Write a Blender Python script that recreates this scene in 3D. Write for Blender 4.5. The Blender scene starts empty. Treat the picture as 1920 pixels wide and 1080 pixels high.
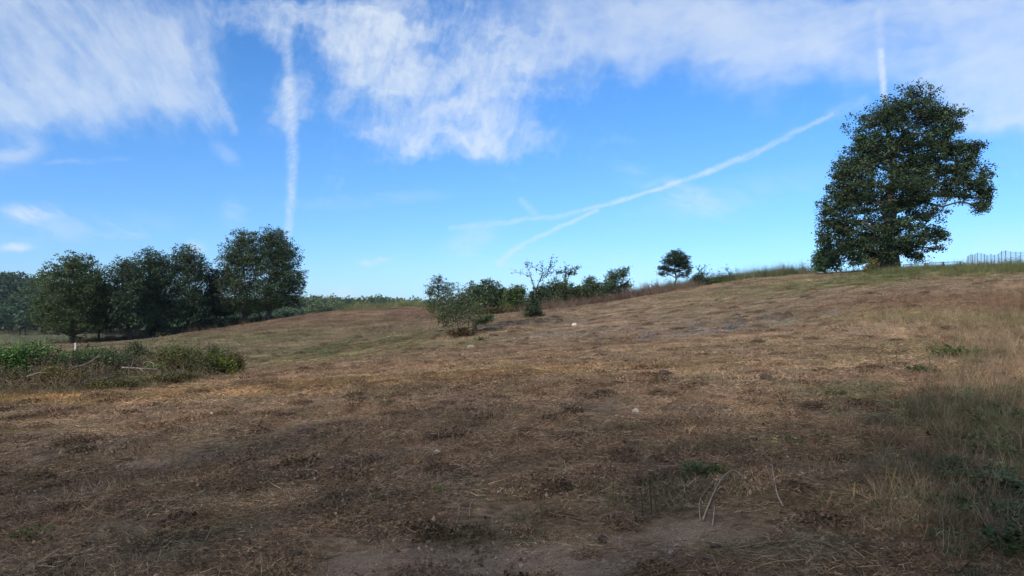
import bpy, bmesh, math, random
import numpy as np
from mathutils import Vector, noise as mnoise
S = bpy.context.scene
R = math.radians
rng = np.random.default_rng(11)
random.seed(5)

# ---------------------------------------------------------------- camera, sun, sky, exposure
F = 1321.0; HOR = 600.0; CZ = 1.6            # the photograph's focal length and horizon row (1920 px wide), eye height in metres
cam_d = bpy.data.cameras.new('camera'); cam = bpy.data.objects.new('camera', cam_d); S.collection.objects.link(cam)
cam.location = (0, 0, CZ); cam.rotation_euler = (R(90), 0, 0)
cam_d.sensor_width = 36; cam_d.lens = F / 1920 * 36; cam_d.shift_y = (HOR - 540) / 1920
cam_d.clip_start = 0.1; cam_d.clip_end = 20000
S.camera = cam
S.view_settings.view_transform = 'Standard'; S.view_settings.look = 'None'
S.view_settings.exposure = 0.0; S.view_settings.gamma = 1.0; S.view_settings.use_curve_mapping = False
SUN_EL = R(31); SUN_AZ = R(214)               # azimuth clockwise from +Y: behind the camera and to its left
sd = Vector((math.sin(SUN_AZ) * math.cos(SUN_EL), math.cos(SUN_AZ) * math.cos(SUN_EL), math.sin(SUN_EL)))
sl = bpy.data.lights.new('sun', 'SUN'); sl.energy = 3.3; sl.angle = R(2.5); sl.color = (1.0, 0.925, 0.81)
so = bpy.data.objects.new('sun', sl); S.collection.objects.link(so)
so.rotation_euler = sd.to_track_quat('Z', 'Y').to_euler()
so.location = (0, 0, 60)
SKY = 0.10
world = bpy.data.worlds.new('World'); S.world = world; world.use_nodes = True
NT = world.node_tree; NT.nodes.clear()

class G:
    """small node-graph writer"""
    def __init__(s, nt): s.nt = nt
    def new(s, t, **k):
        n = s.nt.nodes.new(t)
        for a, v in k.items(): setattr(n, a, v)
        return n
    def put(s, sock, v):
        if v is None: return
        if hasattr(v, 'is_linked') or isinstance(v, bpy.types.NodeSocket): s.nt.links.new(v, sock)
        else: sock.default_value = v
    def m(s, op, a, b=None, c=None, clamp=False):
        n = s.new('ShaderNodeMath', operation=op, use_clamp=clamp)
        for i, v in enumerate((a, b, c)): s.put(n.inputs[i], v)
        return n.outputs[0]
    def v(s, op, a, b=None, out=0):
        n = s.new('ShaderNodeVectorMath', operation=op); s.put(n.inputs[0], a)
        if b is not None: s.put(n.inputs[3] if op == 'SCALE' else n.inputs[1], b)
        return n.outputs['Value'] if op in ('LENGTH', 'DOT_PRODUCT', 'DISTANCE') else n.outputs[0]
    def noise(s, vec, scale, det=4, rough=.55, dist=0.0, col=False):
        n = s.new('ShaderNodeTexNoise'); s.put(n.inputs['Vector'], vec); n.inputs['Scale'].default_value = scale
        n.inputs['Detail'].default_value = det; n.inputs['Roughness'].default_value = rough; n.inputs['Distortion'].default_value = dist
        return n.outputs['Color' if col else 'Fac']
    def mapr(s, v, a, b, c=0., d=1., smooth=True):
        n = s.new('ShaderNodeMapRange', interpolation_type='SMOOTHSTEP' if smooth else 'LINEAR', clamp=True)
        s.put(n.inputs[0], v)
        for i, q in enumerate((a, b, c, d)): s.put(n.inputs[i + 1], q)
        return n.outputs[0]
    def mapping(s, vec, loc=(0, 0, 0), rot=(0, 0, 0), sc=(1, 1, 1), kind='POINT'):
        n = s.new('ShaderNodeMapping', vector_type=kind); s.put(n.inputs[0], vec)
        n.inputs[1].default_value = loc; n.inputs[2].default_value = rot; n.inputs[3].default_value = sc
        return n.outputs[0]
    def mix(s, f, a, b, mode='MIX'):
        n = s.new('ShaderNodeMix', data_type='RGBA', blend_type=mode)
        s.put(n.inputs[0], f); s.put(n.inputs[6], a); s.put(n.inputs[7], b)
        return n.outputs[2]
    def ramp(s, f, stops):
        n = s.new('ShaderNodeValToRGB'); e = n.color_ramp.elements
        while len(e) < len(stops): e.new(.5)
        for q, (p, c) in zip(e, stops): q.position = p; q.color = (*c, 1)
        s.put(n.inputs[0], f); return n.outputs[0]

g = G(NT)
tc = g.new('ShaderNodeTexCoord').outputs['Generated']
dirv = g.v('NORMALIZE', tc)
sx = g.new('ShaderNodeSeparateXYZ'); g.put(sx.inputs[0], dirv)
az = g.m('ARCTAN2', sx.outputs[0], sx.outputs[1]); el = g.m('ARCSINE', sx.outputs[2])
cmb = g.new('ShaderNodeCombineXYZ'); g.put(cmb.inputs[0], az); g.put(cmb.inputs[1], el)
AE = g.v('SCALE', cmb.outputs[0], 10.0)       # azimuth and elevation in tenths of a radian
def ae(px, py):
    a = math.atan((px - 960) / F); return a * 10, math.atan((HOR - py) / F * math.cos(a)) * 10
K = 10 / F
wob = g.v('SCALE', g.v('SUBTRACT', g.noise(AE, 1.3, 3, .6, col=True), (.5, .5, .5)), .9)
wob2 = g.v('SCALE', g.v('SUBTRACT', g.noise(AE, 5.0, 3, .6, col=True), (.5, .5, .5)), .14)
P1 = g.v('ADD', g.v('ADD', AE, wob), wob2)
Pc = g.v('ADD', AE, g.v('SCALE', g.v('SUBTRACT', g.noise(AE, 4.0, 3, .6, col=True), (.5, .5, .5)), .10))
def ell(P, px, py, rx, ry, amp, rot=0):
    a, e = ae(px, py); c = math.cos(a / 10); 
    q = g.mapping(P, (a, e, 0), (0, 0, R(-rot)), (rx * K * c, ry * K, 1), 'TEXTURE')
    return g.mapr(g.v('LENGTH', q), 1.35, 0.15, 0, amp)
def seg(P, p, q, w, amp0):
    a = np.array(ae(*p)); b = np.array(ae(*q)); m = (a + b) / 2; dv = b - a; L = float(np.hypot(*dv))
    t = g.mapping(P, (m[0], m[1], 0), (0, 0, math.atan2(dv[1], dv[0])), (1, 1, 1), 'TEXTURE')
    sp = g.new('ShaderNodeSeparateXYZ'); g.put(sp.inputs[0], t)
    dx = g.m('MAXIMUM', g.m('SUBTRACT', g.m('ABSOLUTE', sp.outputs[0]), L / 2), 0)
    d2 = g.m('SQRT', g.m('ADD', g.m('MULTIPLY', dx, dx), g.m('MULTIPLY', sp.outputs[1], sp.outputs[1])))
    return g.mapr(d2, w * K, 0, 0, amp0)
def add(vals, op='ADD'):
    o = vals[0]
    for v in vals[1:]: o = g.m(op, o, v)
    return o
def fibre(P, ang, sx_, sy_, scale, det=6):
    q = g.mapping(P, (0, 0, 0), (0, 0, R(ang)), (sx_, sy_, 1), 'TEXTURE')
    return g.noise(q, scale, det, .66, 0)
# three sheets of cirrus with their own grain
maskL = add([ell(P1, *a) for a in [(20, 60, 230, 160, .9), (190, 110, 190, 110, .7), (330, 40, 130, 70, .55), (110, 180, 190, 75, .5, ),
         (330, 150, 90, 110, .45, -55), (395, 200, 40, 80, .35, -62)]])
maskC = add([ell(P1, *a) for a in [(500, 25, 170, 50, .6), (640, 60, 150, 60, .6), (720, 115, 110, 75, .7), (830, 70, 210, 100, .65),
         (860, 150, 170, 85, .55), (820, 235, 190, 50, 1.0, -10), (970, 262, 120, 38, .7, -5), (1050, 120, 120, 80, .45), (545, 175, 38, 80, .6), (600, 195, 60, 60, .5, 20), (680, 200, 70, 70, .5)]])
maskR = add([ell(P1, *a) for a in [(1080, 55, 240, 100, .65), (1350, 50, 330, 95, .85), (1650, 60, 330, 85, .8), (1900, 60, 260, 110, .8),
         (1860, 180, 170, 55, .9, 4), (1390, 165, 120, 40, .3), (1700, 150, 160, 40, .45), (1440, 205, 60, 22, .25), (-200, 100, 400, 200, .5), (2250, 150, 400, 140, .6), (700, -160, 1400, 170, .45)]])
Pf = g.v('ADD', AE, g.v('SCALE', g.v('SUBTRACT', g.noise(AE, 1.1, 2, .5, col=True), (.5, .5, .5)), .45))
nL = add([g.m('MULTIPLY', fibre(Pf, -50, 1.5, .36, 2.0, 9), .30), g.m('MULTIPLY', fibre(Pf, -70, 1.3, .5, 2.6, 9), .22), g.m('MULTIPLY', fibre(P1, -25, 1.8, .9, 1.1, 9), .48)])
nC = add([g.m('MULTIPLY', fibre(Pf, 72, 1.2, .34, 2.2, 9), .27), g.m('MULTIPLY', fibre(P1, 12, 1.5, .8, 1.2, 9), .73)])
nR = add([g.m('MULTIPLY', fibre(Pf, 5, 2.2, .6, 1.4, 8), .5), g.m('MULTIPLY', fibre(Pf, -24, 2.4, 1.0, .6, 5), .5)])
veil = g.mapr(g.noise(P1, .55, 4, .6), .3, .65, .72, 1.1)
def sheet(mask, n, k, lo, hi, mx): return g.mapr(g.m('ADD', g.m('MULTIPLY', g.m('MINIMUM', mask, 1.05), veil), g.m('MULTIPLY', g.m('SUBTRACT', n, .5), k)), lo, hi, 0, mx)
dL = g.m('MULTIPLY', sheet(maskL, nL, 2.6, .10, 1.8, .74), 1)
dC = sheet(maskC, nC, 2.7, .12, 1.55, .92)
dR = sheet(maskR, nR, 1.9, .05, 1.6, .74)
# contrails, one run of straight pieces each
def trail(pts, w, amp): return add([seg(Pc, pts[i], pts[i + 1], w[i] * .82, amp[i]) for i in range(len(pts) - 1)], 'MAXIMUM')
tr = add([trail([(538, 60), (541, 150), (546, 240), (550, 300), (545, 370), (540, 440)], [18, 24, 20, 17, 15], [.4, .6, .55, .55, .45]),
          trail([(845, 429), (960, 416), (1060, 403), (1150, 380), (1250, 349), (1340, 317), (1420, 284), (1500, 245), (1560, 213), (1620, 190)],
                [11, 9, 8, 7.5, 10, 12, 10, 9, 22], [.32, .38, .42, .6, .62, .55, .45, .4, .2]),
          trail([(935, 492), (985, 455), (1050, 425), (1120, 395)], [11, 9, 8], [.55, .5, .5]),
          trail([(1648, 20), (1650, 95), (1653, 130), (1659, 190)], [14, 9, 10], [.25, .75, .8]),
          trail([(372, 80), (395, 150), (420, 200), (440, 245)], [16, 16, 16], [.2, .34, .25]),
          trail([(978, 377), (1002, 402)], [14], [.22])], 'MAXIMUM')
rip = g.noise(g.mapping(AE, (0, 0, 0), (0, 0, R(25)), (.6, .16, 1), 'TEXTURE'), 5.0, 5, .65)
tr = g.m('MULTIPLY', tr, g.mapr(g.m('ADD', g.m('MULTIPLY', rip, .5), g.m('MULTIPLY', g.noise(AE, 3.5, 4, .6), .5)), .33, .62, .35, 1.1))
soft = add([ell(Pc, *a) for a in [(1270, 360, 120, 24, .34, 24), (1350, 375, 230, 35, .10, -10), (880, 455, 70, 28, .22, -30), (700, 375, 200, 14, .10, -6), (130, 425, 170, 28, .18, -6),
         (55, 397, 55, 17, .55, -8), (235, 441, 40, 10, .3, -5), (33, 465, 30, 8, .5, -5), (704, 490, 32, 8, .5, -4), (640, 548, 36, 13, .25), (368, 462, 20, 14, .35),
         (25, 288, 60, 20, .35, -25), (425, 290, 34, 14, .16, 35), (160, 302, 70, 5, .2, -10), (1850, 470, 260, 40, .14), (1000, 500, 300, 40, .10), (440, 395, 25, 30, .16)]])
soft = g.m('MULTIPLY', soft, g.mapr(fibre(Pf, -15, 1.6, .6, 1.6, 7), .36, .62, .1, 1.35))
# the same thin cirrus goes on round the rest of the sky
wide = g.m('MULTIPLY', g.mapr(fibre(AE, 20, 3.5, 1.6, 1.0), .45, .8, 0, .6), g.m('MULTIPLY', g.mapr(g.m('ABSOLUTE', az), .72, 1.1), g.mapr(el, .1, .5)))
hi_ = g.m('MULTIPLY', g.mapr(fibre(AE, 20, 3.5, 1.6, 1.0), .25, .65, .25, .85), g.mapr(el, .46, .75))
cl = g.m('MULTIPLY', g.m('SUBTRACT', 1, dL), g.m('SUBTRACT', 1, dC))
for q in (dR, g.m('MULTIPLY', tr, .88), g.m('MINIMUM', soft, .8), wide, hi_): cl = g.m('MULTIPLY', cl, g.m('SUBTRACT', 1, q))
cover = g.m('SUBTRACT', 1, cl, clamp=True)
nish = g.new('ShaderNodeTexSky', sky_type='NISHITA')
nish.sun_disc = False; nish.sun_elevation = SUN_EL; nish.sun_rotation = SUN_AZ; nish.altitude = 300
nish.air_density = 1.0; nish.dust_density = 0.6; nish.ozone_density = 1.5
gain = g.ramp(g.mapr(el, 0, .5, smooth=False), [(0, (.47, .66, 1.0)), (.25, (.39, .65, 1.0)), (.6, (.33, .65, 1.0)), (1, (.28, .60, .98))])
skyc = g.v('MULTIPLY', nish.outputs[0], g.v('SCALE', gain, 1.95))
cloudc = g.v('SCALE', (.82, .91, 1.0), .98 / SKY)
tot = g.mix(cover, skyc, cloudc)
bg = g.new('ShaderNodeBackground'); g.put(bg.inputs[0], tot); bg.inputs[1].default_value = SKY
g.nt.links.new(bg.outputs[0], g.new('ShaderNodeOutputWorld').inputs[0])

# ---------------------------------------------------------------- the lie of the land
def wp(px, py, d): return ((px - 960) / F * d, d, CZ + (HOR - py) / F * d)
CT = [wp(*a) for a in [
 (960,1080,4.4),(100,1080,4.6),(1850,1080,4.0),(0,900,8.3),(960,900,6.8),(1800,900,6.1),
 (0,780,14),(960,780,10.8),(1850,780,9.4),(0,735,19),(450,705,25),(960,700,17.5),(1650,700,15),(1900,640,22),
 (80,665,55),(100,648,88),(250,640,90),(400,618,98),(500,603,104),(560,592,108),(700,580,108),(800,576,104),
 (640,665,48),(820,655,40),(500,690,34),(900,650,34),(860,628,46),(1000,600,62),(930,588,92),(1000,583,92),(1100,575,92),(1190,560,92),
 (1300,542,88),(1400,526,84),(1520,515,78),(1650,508,72),(1800,502,68),(1919,497,64),(2200,480,64),
 (1100,640,35),(1100,610,50),(1400,625,30),(1400,575,48),(1650,600,27.5),(1650,550,42),(1880,560,36),(1850,520,50),
 (-300,740,22),(-400,670,60),(2300,600,25),(700,622,70),(560,640,65),(300,665,55)]]
CT += [(-20,-20,-.5),(0,-15,0),(20,-20,1.2),(0,0,0),(-60,-60,-2),(60,-60,3),(-60,20,-2.2),(60,20,5.5),
 (60,100,6.6),(30,110,5.5),(0,115,2.6),(-20,135,1.2),(-50,135,-2.5),(-75,115,-3.4),(-100,100,-3.6),(90,60,8),(70,140,5),(20,150,2),
 (-150,200,-5.5),(-220,330,-7),(-100,300,-7),(0,300,-8),(150,300,-2),(250,100,8),(300,-100,6),(-250,50,-5),(-200,-200,-4),(0,-250,0),
 (0,700,-10),(-700,700,-10),(700,700,-5),(900,0,5),(-900,0,-8),(0,-900,0)]
CT = np.array(CT)
def phi(r2): return 0.5 * r2 * np.log(r2 + 1e-9)
n_ = len(CT); A_ = np.zeros((n_ + 3, n_ + 3)); A_[:n_, :n_] = phi(((CT[:, None, :2] - CT[None, :, :2]) ** 2).sum(-1)) + np.eye(n_) * .6
A_[:n_, n_] = 1; A_[:n_, n_ + 1:] = CT[:, :2]; A_[n_:, :n_] = A_[:n_, n_:].T
W_ = np.linalg.solve(A_, np.concatenate([CT[:, 2], [0, 0, 0]]))
LAT = np.random.default_rng(3).random((256, 256))
def vnoise(x, y):
    xi = np.floor(x).astype(int); yi = np.floor(y).astype(int); fx = x - xi; fy = y - yi
    fx = fx * fx * (3 - 2 * fx); fy = fy * fy * (3 - 2 * fy)
    a = LAT[xi & 255, yi & 255]; b = LAT[(xi + 1) & 255, yi & 255]; c = LAT[xi & 255, (yi + 1) & 255]; d = LAT[(xi + 1) & 255, (yi + 1) & 255]
    return (a * (1 - fx) + b * fx) * (1 - fy) + (c * (1 - fx) + d * fx) * fy
def fbm(x, y, o=4):
    t = 0; a = .5; s = 0
    for i in range(o): t = t + a * vnoise(x + 17.3 * i, y - 9.1 * i); s += a; x = x * 2.03; y = y * 2.03; a *= .55
    return t / s
def hills_h(x, y):
    """far wooded hills: height added to the land"""
    def rdg(cx, cy, rx, ry, h, rot=0):
        c, s = math.cos(R(rot)), math.sin(R(rot)); u = ((x - cx) * c + (y - cy) * s) / rx; v = (-(x - cx) * s + (y - cy) * c) / ry
        return h * np.exp(-(u * u + v * v))
    q = rdg(-330, 450, 150, 95, 21) + rdg(-560, 520, 200, 150, 34) + rdg(-190, 720, 230, 110, 20) + rdg(240, 800, 200, 120, 3) + rdg(900, 900, 400, 250, 10)
    q = q + rdg(-900, -200, 300, 700, 40) + rdg(200, -1000, 900, 250, 40) + rdg(1100, -100, 300, 700, 40)
    return q * (.85 + .3 * fbm(x / 60, y / 60, 2))
def H(x, y, fine=True):
    x = np.asarray(x, float); y = np.asarray(y, float); s = x.shape; x = x.ravel(); y = y.ravel(); o = np.empty_like(x)
    for i in range(0, len(x), 40000):
        X = x[i:i + 40000]; Y = y[i:i + 40000]
        o[i:i + 40000] = phi((X[:, None] - CT[:, 0]) ** 2 + (Y[:, None] - CT[:, 1]) ** 2) @ W_[:-3] + W_[-3] + W_[-2] * X + W_[-1] * Y
    r = np.hypot(x, y); w = np.clip((r - 700) / 900, 0, 1); o = o * (1 - w) - 6 * w
    o = o + hills_h(x, y)
    if fine:
        k = np.clip(r / 3, 0, 1) * np.clip(1 - (r - 110) / 80, 0, 1)
        o = o + k * ((fbm(x / 2.2, y / 1.5) - .5) * .16 + (fbm(x / .5 + 9, y / .4) - .5) * .07 + (vnoise(x * .09 + y * .02, y * .75) - .5) * .07)
    return o.reshape(s)
def h1(x, y): return float(H(np.array([x]), np.array([y]))[0])
def ground(px, py, lo=3.0, hi=115.0):
    """where the line of sight through a photo pixel meets the ground"""
    d = np.geomspace(lo, hi, 900); x = (px - 960) / F * d; z = H(x, d); s = CZ + (HOR - py) / F * d - z
    i = np.argmax(s < 0); i = i if s[i] < 0 else int(np.argmin(np.abs(s)))
    return Vector((x[i], d[i], z[i]))
def at(px, d): x = (px - 960) / F * d; return Vector((x, d, h1(x, d)))

# ---------------------------------------------------------------- helpers
COL = S.collection
def tag(o, label=None, cat=None, group=None, kind=None):
    for k, v in (('label', label), ('category', cat), ('group', group), ('kind', kind)):
        if v: o[k] = v
    return o
def empty(name, loc, label, cat, group=None):
    o = bpy.data.objects.new(name, None); COL.objects.link(o); o.location = loc; o.empty_display_size = .3
    return tag(o, label, cat, group)
class MB:
    def __init__(s): s.v = []; s.q = []; s.t = []; s.c = []; s.n = 0
    def add(s, v, q=None, t=None, c=(1, 1, 1)):
        v = np.asarray(v, float); s.v.append(v)
        if q is not None and len(q): s.q.append(np.asarray(q, int) + s.n)
        if t is not None and len(t): s.t.append(np.asarray(t, int) + s.n)
        c = np.asarray(c, float); s.c.append(np.broadcast_to(c, (len(v), 3))); s.n += len(v); return s
    def tube(s, pts, rad, sides=5, c=(1, 1, 1), cap=True):
        pts = np.asarray(pts, float); k = len(pts); rad = np.broadcast_to(np.asarray(rad, float), (k,))
        T = np.gradient(pts, axis=0); T /= np.linalg.norm(T, axis=1)[:, None] + 1e-9
        up = np.array([.31, .17, 1.]) if abs(T[0][2]) < .8 else np.array([1., .2, .1])
        A = np.cross(T, up); A /= np.linalg.norm(A, axis=1)[:, None] + 1e-9; B = np.cross(T, A)
        th = np.arange(sides) * 2 * math.pi / sides
        v = pts[:, None, :] + rad[:, None, None] * (np.cos(th)[None, :, None] * A[:, None, :] + np.sin(th)[None, :, None] * B[:, None, :])
        i = np.arange(k - 1)[:, None] * sides; j = np.arange(sides)[None, :]; j2 = (j + 1) % sides
        q = np.stack([i + j, i + j2, i + sides + j2, i + sides + j], -1).reshape(-1, 4)
        t = []
        if cap:
            for b, fl in ((0, 1), ((k - 1) * sides, 0)):
                for a in range(1, sides - 1): t.append((b, b + a + 1, b + a) if fl else (b, b + a, b + a + 1))
        return s.add(v.reshape(-1, 3), q, t, c)
    def box(s, lo, hi, c=(1, 1, 1)):
        x0, y0, z0 = lo; x1, y1, z1 = hi
        return s.add([(x0,y0,z0),(x1,y0,z0),(x1,y1,z0),(x0,y1,z0),(x0,y0,z1),(x1,y0,z1),(x1,y1,z1),(x0,y1,z1)],
                     [(0,3,2,1),(4,5,6,7),(0,1,5,4),(1,2,6,5),(2,3,7,6),(3,0,4,7)], None, c)
    def mesh(s, name, mat, smooth=False):
        me = bpy.data.meshes.new(name); v = np.concatenate(s.v)
        q = np.concatenate(s.q) if s.q else np.zeros((0, 4), int); t = np.concatenate(s.t) if s.t else np.zeros((0, 3), int)
        me.vertices.add(len(v)); me.vertices.foreach_set('co', v.ravel())
        me.loops.add(q.size + t.size); me.loops.foreach_set('vertex_index', np.concatenate([q.ravel(), t.ravel()]).astype(np.int32))
        me.polygons.add(len(q) + len(t))
        me.polygons.foreach_set('loop_start', np.concatenate([np.arange(len(q)) * 4, q.size + np.arange(len(t)) * 3]).astype(np.int32))
        me.polygons.foreach_set('use_smooth', np.full(len(q) + len(t), smooth))
        me.update(calc_edges=True)
        a = me.color_attributes.new('tint', 'FLOAT_COLOR', 'POINT'); c = np.concatenate(s.c)
        a.data.foreach_set('color', np.concatenate([c, np.ones((len(c), 1))], 1).astype(np.float32).ravel())
        me.materials.append(mat); return me
    def build(s, name, mat, parent=None, loc=None, smooth=False):
        if not s.v: return None
        o = bpy.data.objects.new(name, s.mesh(name, mat, smooth)); COL.objects.link(o)
        if parent: o.parent = parent
        if loc is not None: o.location = loc
        return o
def unit(n): v = rng.normal(size=(n, 3)); return v / np.linalg.norm(v, axis=1)[:, None]
def leaf_quads(mb, c, size, tint, flat=0.0, aspect=.62, fold=.12):
    """one little folded leaf or leaf spray per centre, random attitude (flat > 0 leans them level)"""
    n = len(c); a = unit(n); a[:, 2] *= (1 - flat); a /= np.linalg.norm(a, axis=1)[:, None] + 1e-9
    b = np.cross(a, unit(n) + np.array([0, 0, flat * 3])); b /= np.linalg.norm(b, axis=1)[:, None] + 1e-9; nn = np.cross(a, b)
    s = np.broadcast_to(np.asarray(size, float), (n,))[:, None] * rng.uniform(.65, 1.3, (n, 1))
    v = np.stack([c - a * s * .5, c + b * s * aspect * .5 + nn * s * fold, c + a * s * .5, c - b * s * aspect * .5 + nn * s * fold], 1).reshape(-1, 3)
    q = np.arange(n * 4).reshape(-1, 4); mb.add(v, q, None, np.repeat(tint, 4, axis=0))
def smoothpath(p0, p1, k, sag=0., jit=0.0):
    p0 = np.asarray(p0, float); p1 = np.asarray(p1, float); t = np.linspace(0, 1, k)[:, None]
    p = p0 + (p1 - p0) * t; L = np.linalg.norm(p1 - p0)
    p[:, 2] += sag * L * np.sin(t[:, 0] * math.pi); 
    if jit: p[1:-1] += rng.normal(scale=jit * L, size=(k - 2, 3))
    return p

# ---------------------------------------------------------------- materials
def mat(name, col, rough=.85, spec=.2, var=.35, scale=6., tint=True, bump=0., bscale=20., trans=0., stretch=(1, 1, 1)):
    m = bpy.data.materials.new(name); m.use_nodes = True; nt = m.node_tree; nt.nodes.clear(); q = G(nt)
    P = q.new('ShaderNodeNewGeometry').outputs['Position']
    if stretch != (1, 1, 1): P = q.new('ShaderNodeTexCoord').outputs['Object']; P = q.mapping(P, sc=stretch)
    n = q.noise(P, scale, 4, .6)
    c = q.mix(q.mapr(n, .25, .75), tuple(x * (1 - var) for x in col) + (1,), tuple(min(1, x * (1 + var)) for x in col) + (1,))
    if tint:
        at_ = q.new('ShaderNodeAttribute', attribute_name='tint'); c = q.mix(1.0, c, at_.outputs[0], 'MULTIPLY')
    b = q.new('ShaderNodeBsdfPrincipled'); q.put(b.inputs['Base Color'], c); b.inputs['Roughness'].default_value = rough; b.inputs['Specular IOR Level'].default_value = spec
    if bump:
        bn = q.new('ShaderNodeBump'); bn.inputs['Strength'].default_value = bump; bn.inputs['Distance'].default_value = .03
        q.put(bn.inputs['Height'], q.noise(P, bscale, 5, .7)); q.nt.links.new(bn.outputs[0], b.inputs['Normal'])
    out = q.new('ShaderNodeOutputMaterial'); sh = b.outputs[0]
    if trans:
        tl = q.new('ShaderNodeBsdfTranslucent'); q.put(tl.inputs[0], c); mx = q.new('ShaderNodeMixShader'); mx.inputs[0].default_value = trans
        q.nt.links.new(sh, mx.inputs[1]); q.nt.links.new(tl.outputs[0], mx.inputs[2]); sh = mx.outputs[0]
    q.nt.links.new(sh, out.inputs[0]); return m
M = dict(
    leaf=mat('leaf', (.078, .100, .046), .62, .22, .3, .8, trans=.22),
    bark=mat('bark', (.10, .085, .07), .95, .1, .4, 9, bump=.8),
    pale_wood=mat('pale_wood', (.34, .30, .25), .8, .15, .25, 14, bump=.3),
    dry_stem=mat('dry_stem', (.24, .17, .11), .85, .1, .3, 10),
    straw=mat('straw', (1, 1, 1), .75, .15, .18, 25, trans=.12),
    rock=mat('rock', (.50, .45, .39), .9, .15, .25, 18, bump=.7, bscale=35),
    clod=mat('clod', (.10, .072, .055), .97, .05, .4, 30, bump=.9, bscale=50),
    metal=mat('galvanised_metal', (.14, .145, .15), .55, .4, .2, 12),
    wire=mat('wire', (.20, .20, .21), .5, .4, .1, 12),
    white=mat('white_paint', (.75, .72, .66), .7, .3, .12, 14),
)

# ---------------------------------------------------------------- colour of the ground: soil, thatch and green patches where they lie
def blob(px, py, d, rx, ry, col, w, rot=0): x, y, _ = wp(px, py, d); return (x, y, rx, ry, np.array(col), w, R(rot))
ZONES = [
 blob(650, 600, 92, 42, 24, (.22, .135, .086), .85), blob(900, 600, 75, 18, 12, (.20, .13, .085), .6),
 blob(720, 640, 56, 11, 9, (.125, .125, .05), .85), blob(560, 665, 45, 12, 8, (.20, .165, .07), .7), blob(330, 655, 70, 24, 16, (.20, .165, .08), .7),
 blob(500, 690, 34, 10, 4, (.17, .15, .06), .7), blob(830, 650, 40, 4, 3, (.14, .14, .05), .6),
 blob(180, 750, 17, 13, 2.0, (.36, .215, .085), .9, 4), blob(560, 715, 22.5, 12, 2.6, (.31, .19, .10), .8, 6), blob(900, 670, 30, 12, 3.0, (.28, .17, .10), .7),
 blob(1250, 620, 34, 14, 7, (.26, .175, .11), .7), blob(1500, 570, 46, 14, 9, (.25, .18, .115), .7), blob(1500, 525, 70, 22, 8, (.22, .17, .09), .6),
 blob(1390, 610, 33, 4.5, 1.6, (.27, .215, .17), .75), blob(1000, 608, 55, 8, 4, (.19, .145, .11), .7), blob(1100, 625, 42, 7, 2.5, (.26, .205, .15), .5),
 blob(1780, 515, 58, 18, 8, (.145, .155, .055), .85), blob(1730, 590, 30, 4, 6, (.21, .185, .075), .6), blob(1880, 560, 34, 6, 7, (.235, .13, .075), .8),
 blob(1700, 640, 20, 3, 3, (.22, .17, .08), .6),
 blob(1850, 800, 9, 1.5, 5, (.12, .11, .06), .8), blob(1870, 950, 5.5, .8, 1.6, (.10, .10, .05), .7),
]
SOIL = [blob(1040, 1040, 4.75, 1.1, .5, (), 1.15), blob(850, 1030, 4.85, .7, .36, (), 1.1), blob(720, 1060, 4.6, .6, .34, (), 1.0), blob(1180, 1005, 5.15, .5, .22, (), .8), blob(620, 930, 6.3, .5, .25, (), .55),
 blob(265, 873, 8.9, .65, .32, (), .95), blob(800, 880, 7.6, .55, .25, (), .8), blob(900, 865, 8.2, .3, .2, (), .6), blob(1320, 990, 5.3, .4, .3, (), .5), blob(1500, 900, 6.6, .4, .2, (), .4)]
def gau(b, x, y):
    c, s = math.cos(b[6]), math.sin(b[6]); u = ((x - b[0]) * c + (y - b[1]) * s) / b[2]; v = (-(x - b[0]) * s + (y - b[1]) * c) / b[3]
    return b[5] * np.exp(-(u * u + v * v) ** 1.3)
def soil(x, y):
    w = np.zeros(np.shape(x)); n = fbm(x * 2.3, y * 2.3)
    for b in SOIL: w = np.maximum(w, gau(b, x, y))
    w = w + np.clip((fbm(x * .9 + 40, y * 1.2) - .66) * 4, 0, .5) * np.clip(1 - y / 30, 0, 1)
    return np.clip((w + (n - .5) * .9 - .32) * 2.6, 0, 1)
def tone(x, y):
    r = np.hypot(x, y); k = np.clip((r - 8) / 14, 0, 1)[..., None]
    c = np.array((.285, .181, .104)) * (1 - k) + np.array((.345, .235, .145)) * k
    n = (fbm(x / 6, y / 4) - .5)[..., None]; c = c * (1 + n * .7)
    for b in ZONES: 
        w = np.clip(gau(b, x, y) * (.7 + 1.2 * (fbm(x / 3 + 5, y / 2.2) - .5) * 1.5 + .3), 0, 1)[..., None]; c = c * (1 - w) + b[4] * w
    g_ = np.clip((fbm(x / 1.3 + 70, y / .9) - .62) * 5, 0, .4)[..., None]; c = c * (1 - g_) + np.array((.19, .165, .08)) * g_
    return c

# ground sheet: a grid whose cells are a few centimetres near the camera and grow towards the horizon
def axis(n, near, far, c=0.):
    t = np.linspace(-1, 1, n); k = math.asinh(far / near * .004) ; a = np.sinh(t * 7.2) / math.sinh(7.2); return c + a * far
gx = axis(620, 1, 3500, .5); ty = np.linspace(-1, 1, 760)
gy = 5 + np.where(ty > 0, np.sinh(ty * 6.6) / math.sinh(6.6) * 3500, np.sinh(ty * 7.5) / math.sinh(7.5) * 2500)
XX, YY = np.meshgrid(gx, gy); ZZ = H(XX, YY)
mb = MB(); nx, ny = len(gx), len(gy)
ii, jj = np.meshgrid(np.arange(nx - 1), np.arange(ny - 1)); b0 = (jj * nx + ii).ravel()
sw = soil(XX, YY)
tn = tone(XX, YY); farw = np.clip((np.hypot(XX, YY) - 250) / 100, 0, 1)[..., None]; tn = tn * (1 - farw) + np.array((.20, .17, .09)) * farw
ZZ = ZZ - sw * .018
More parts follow.
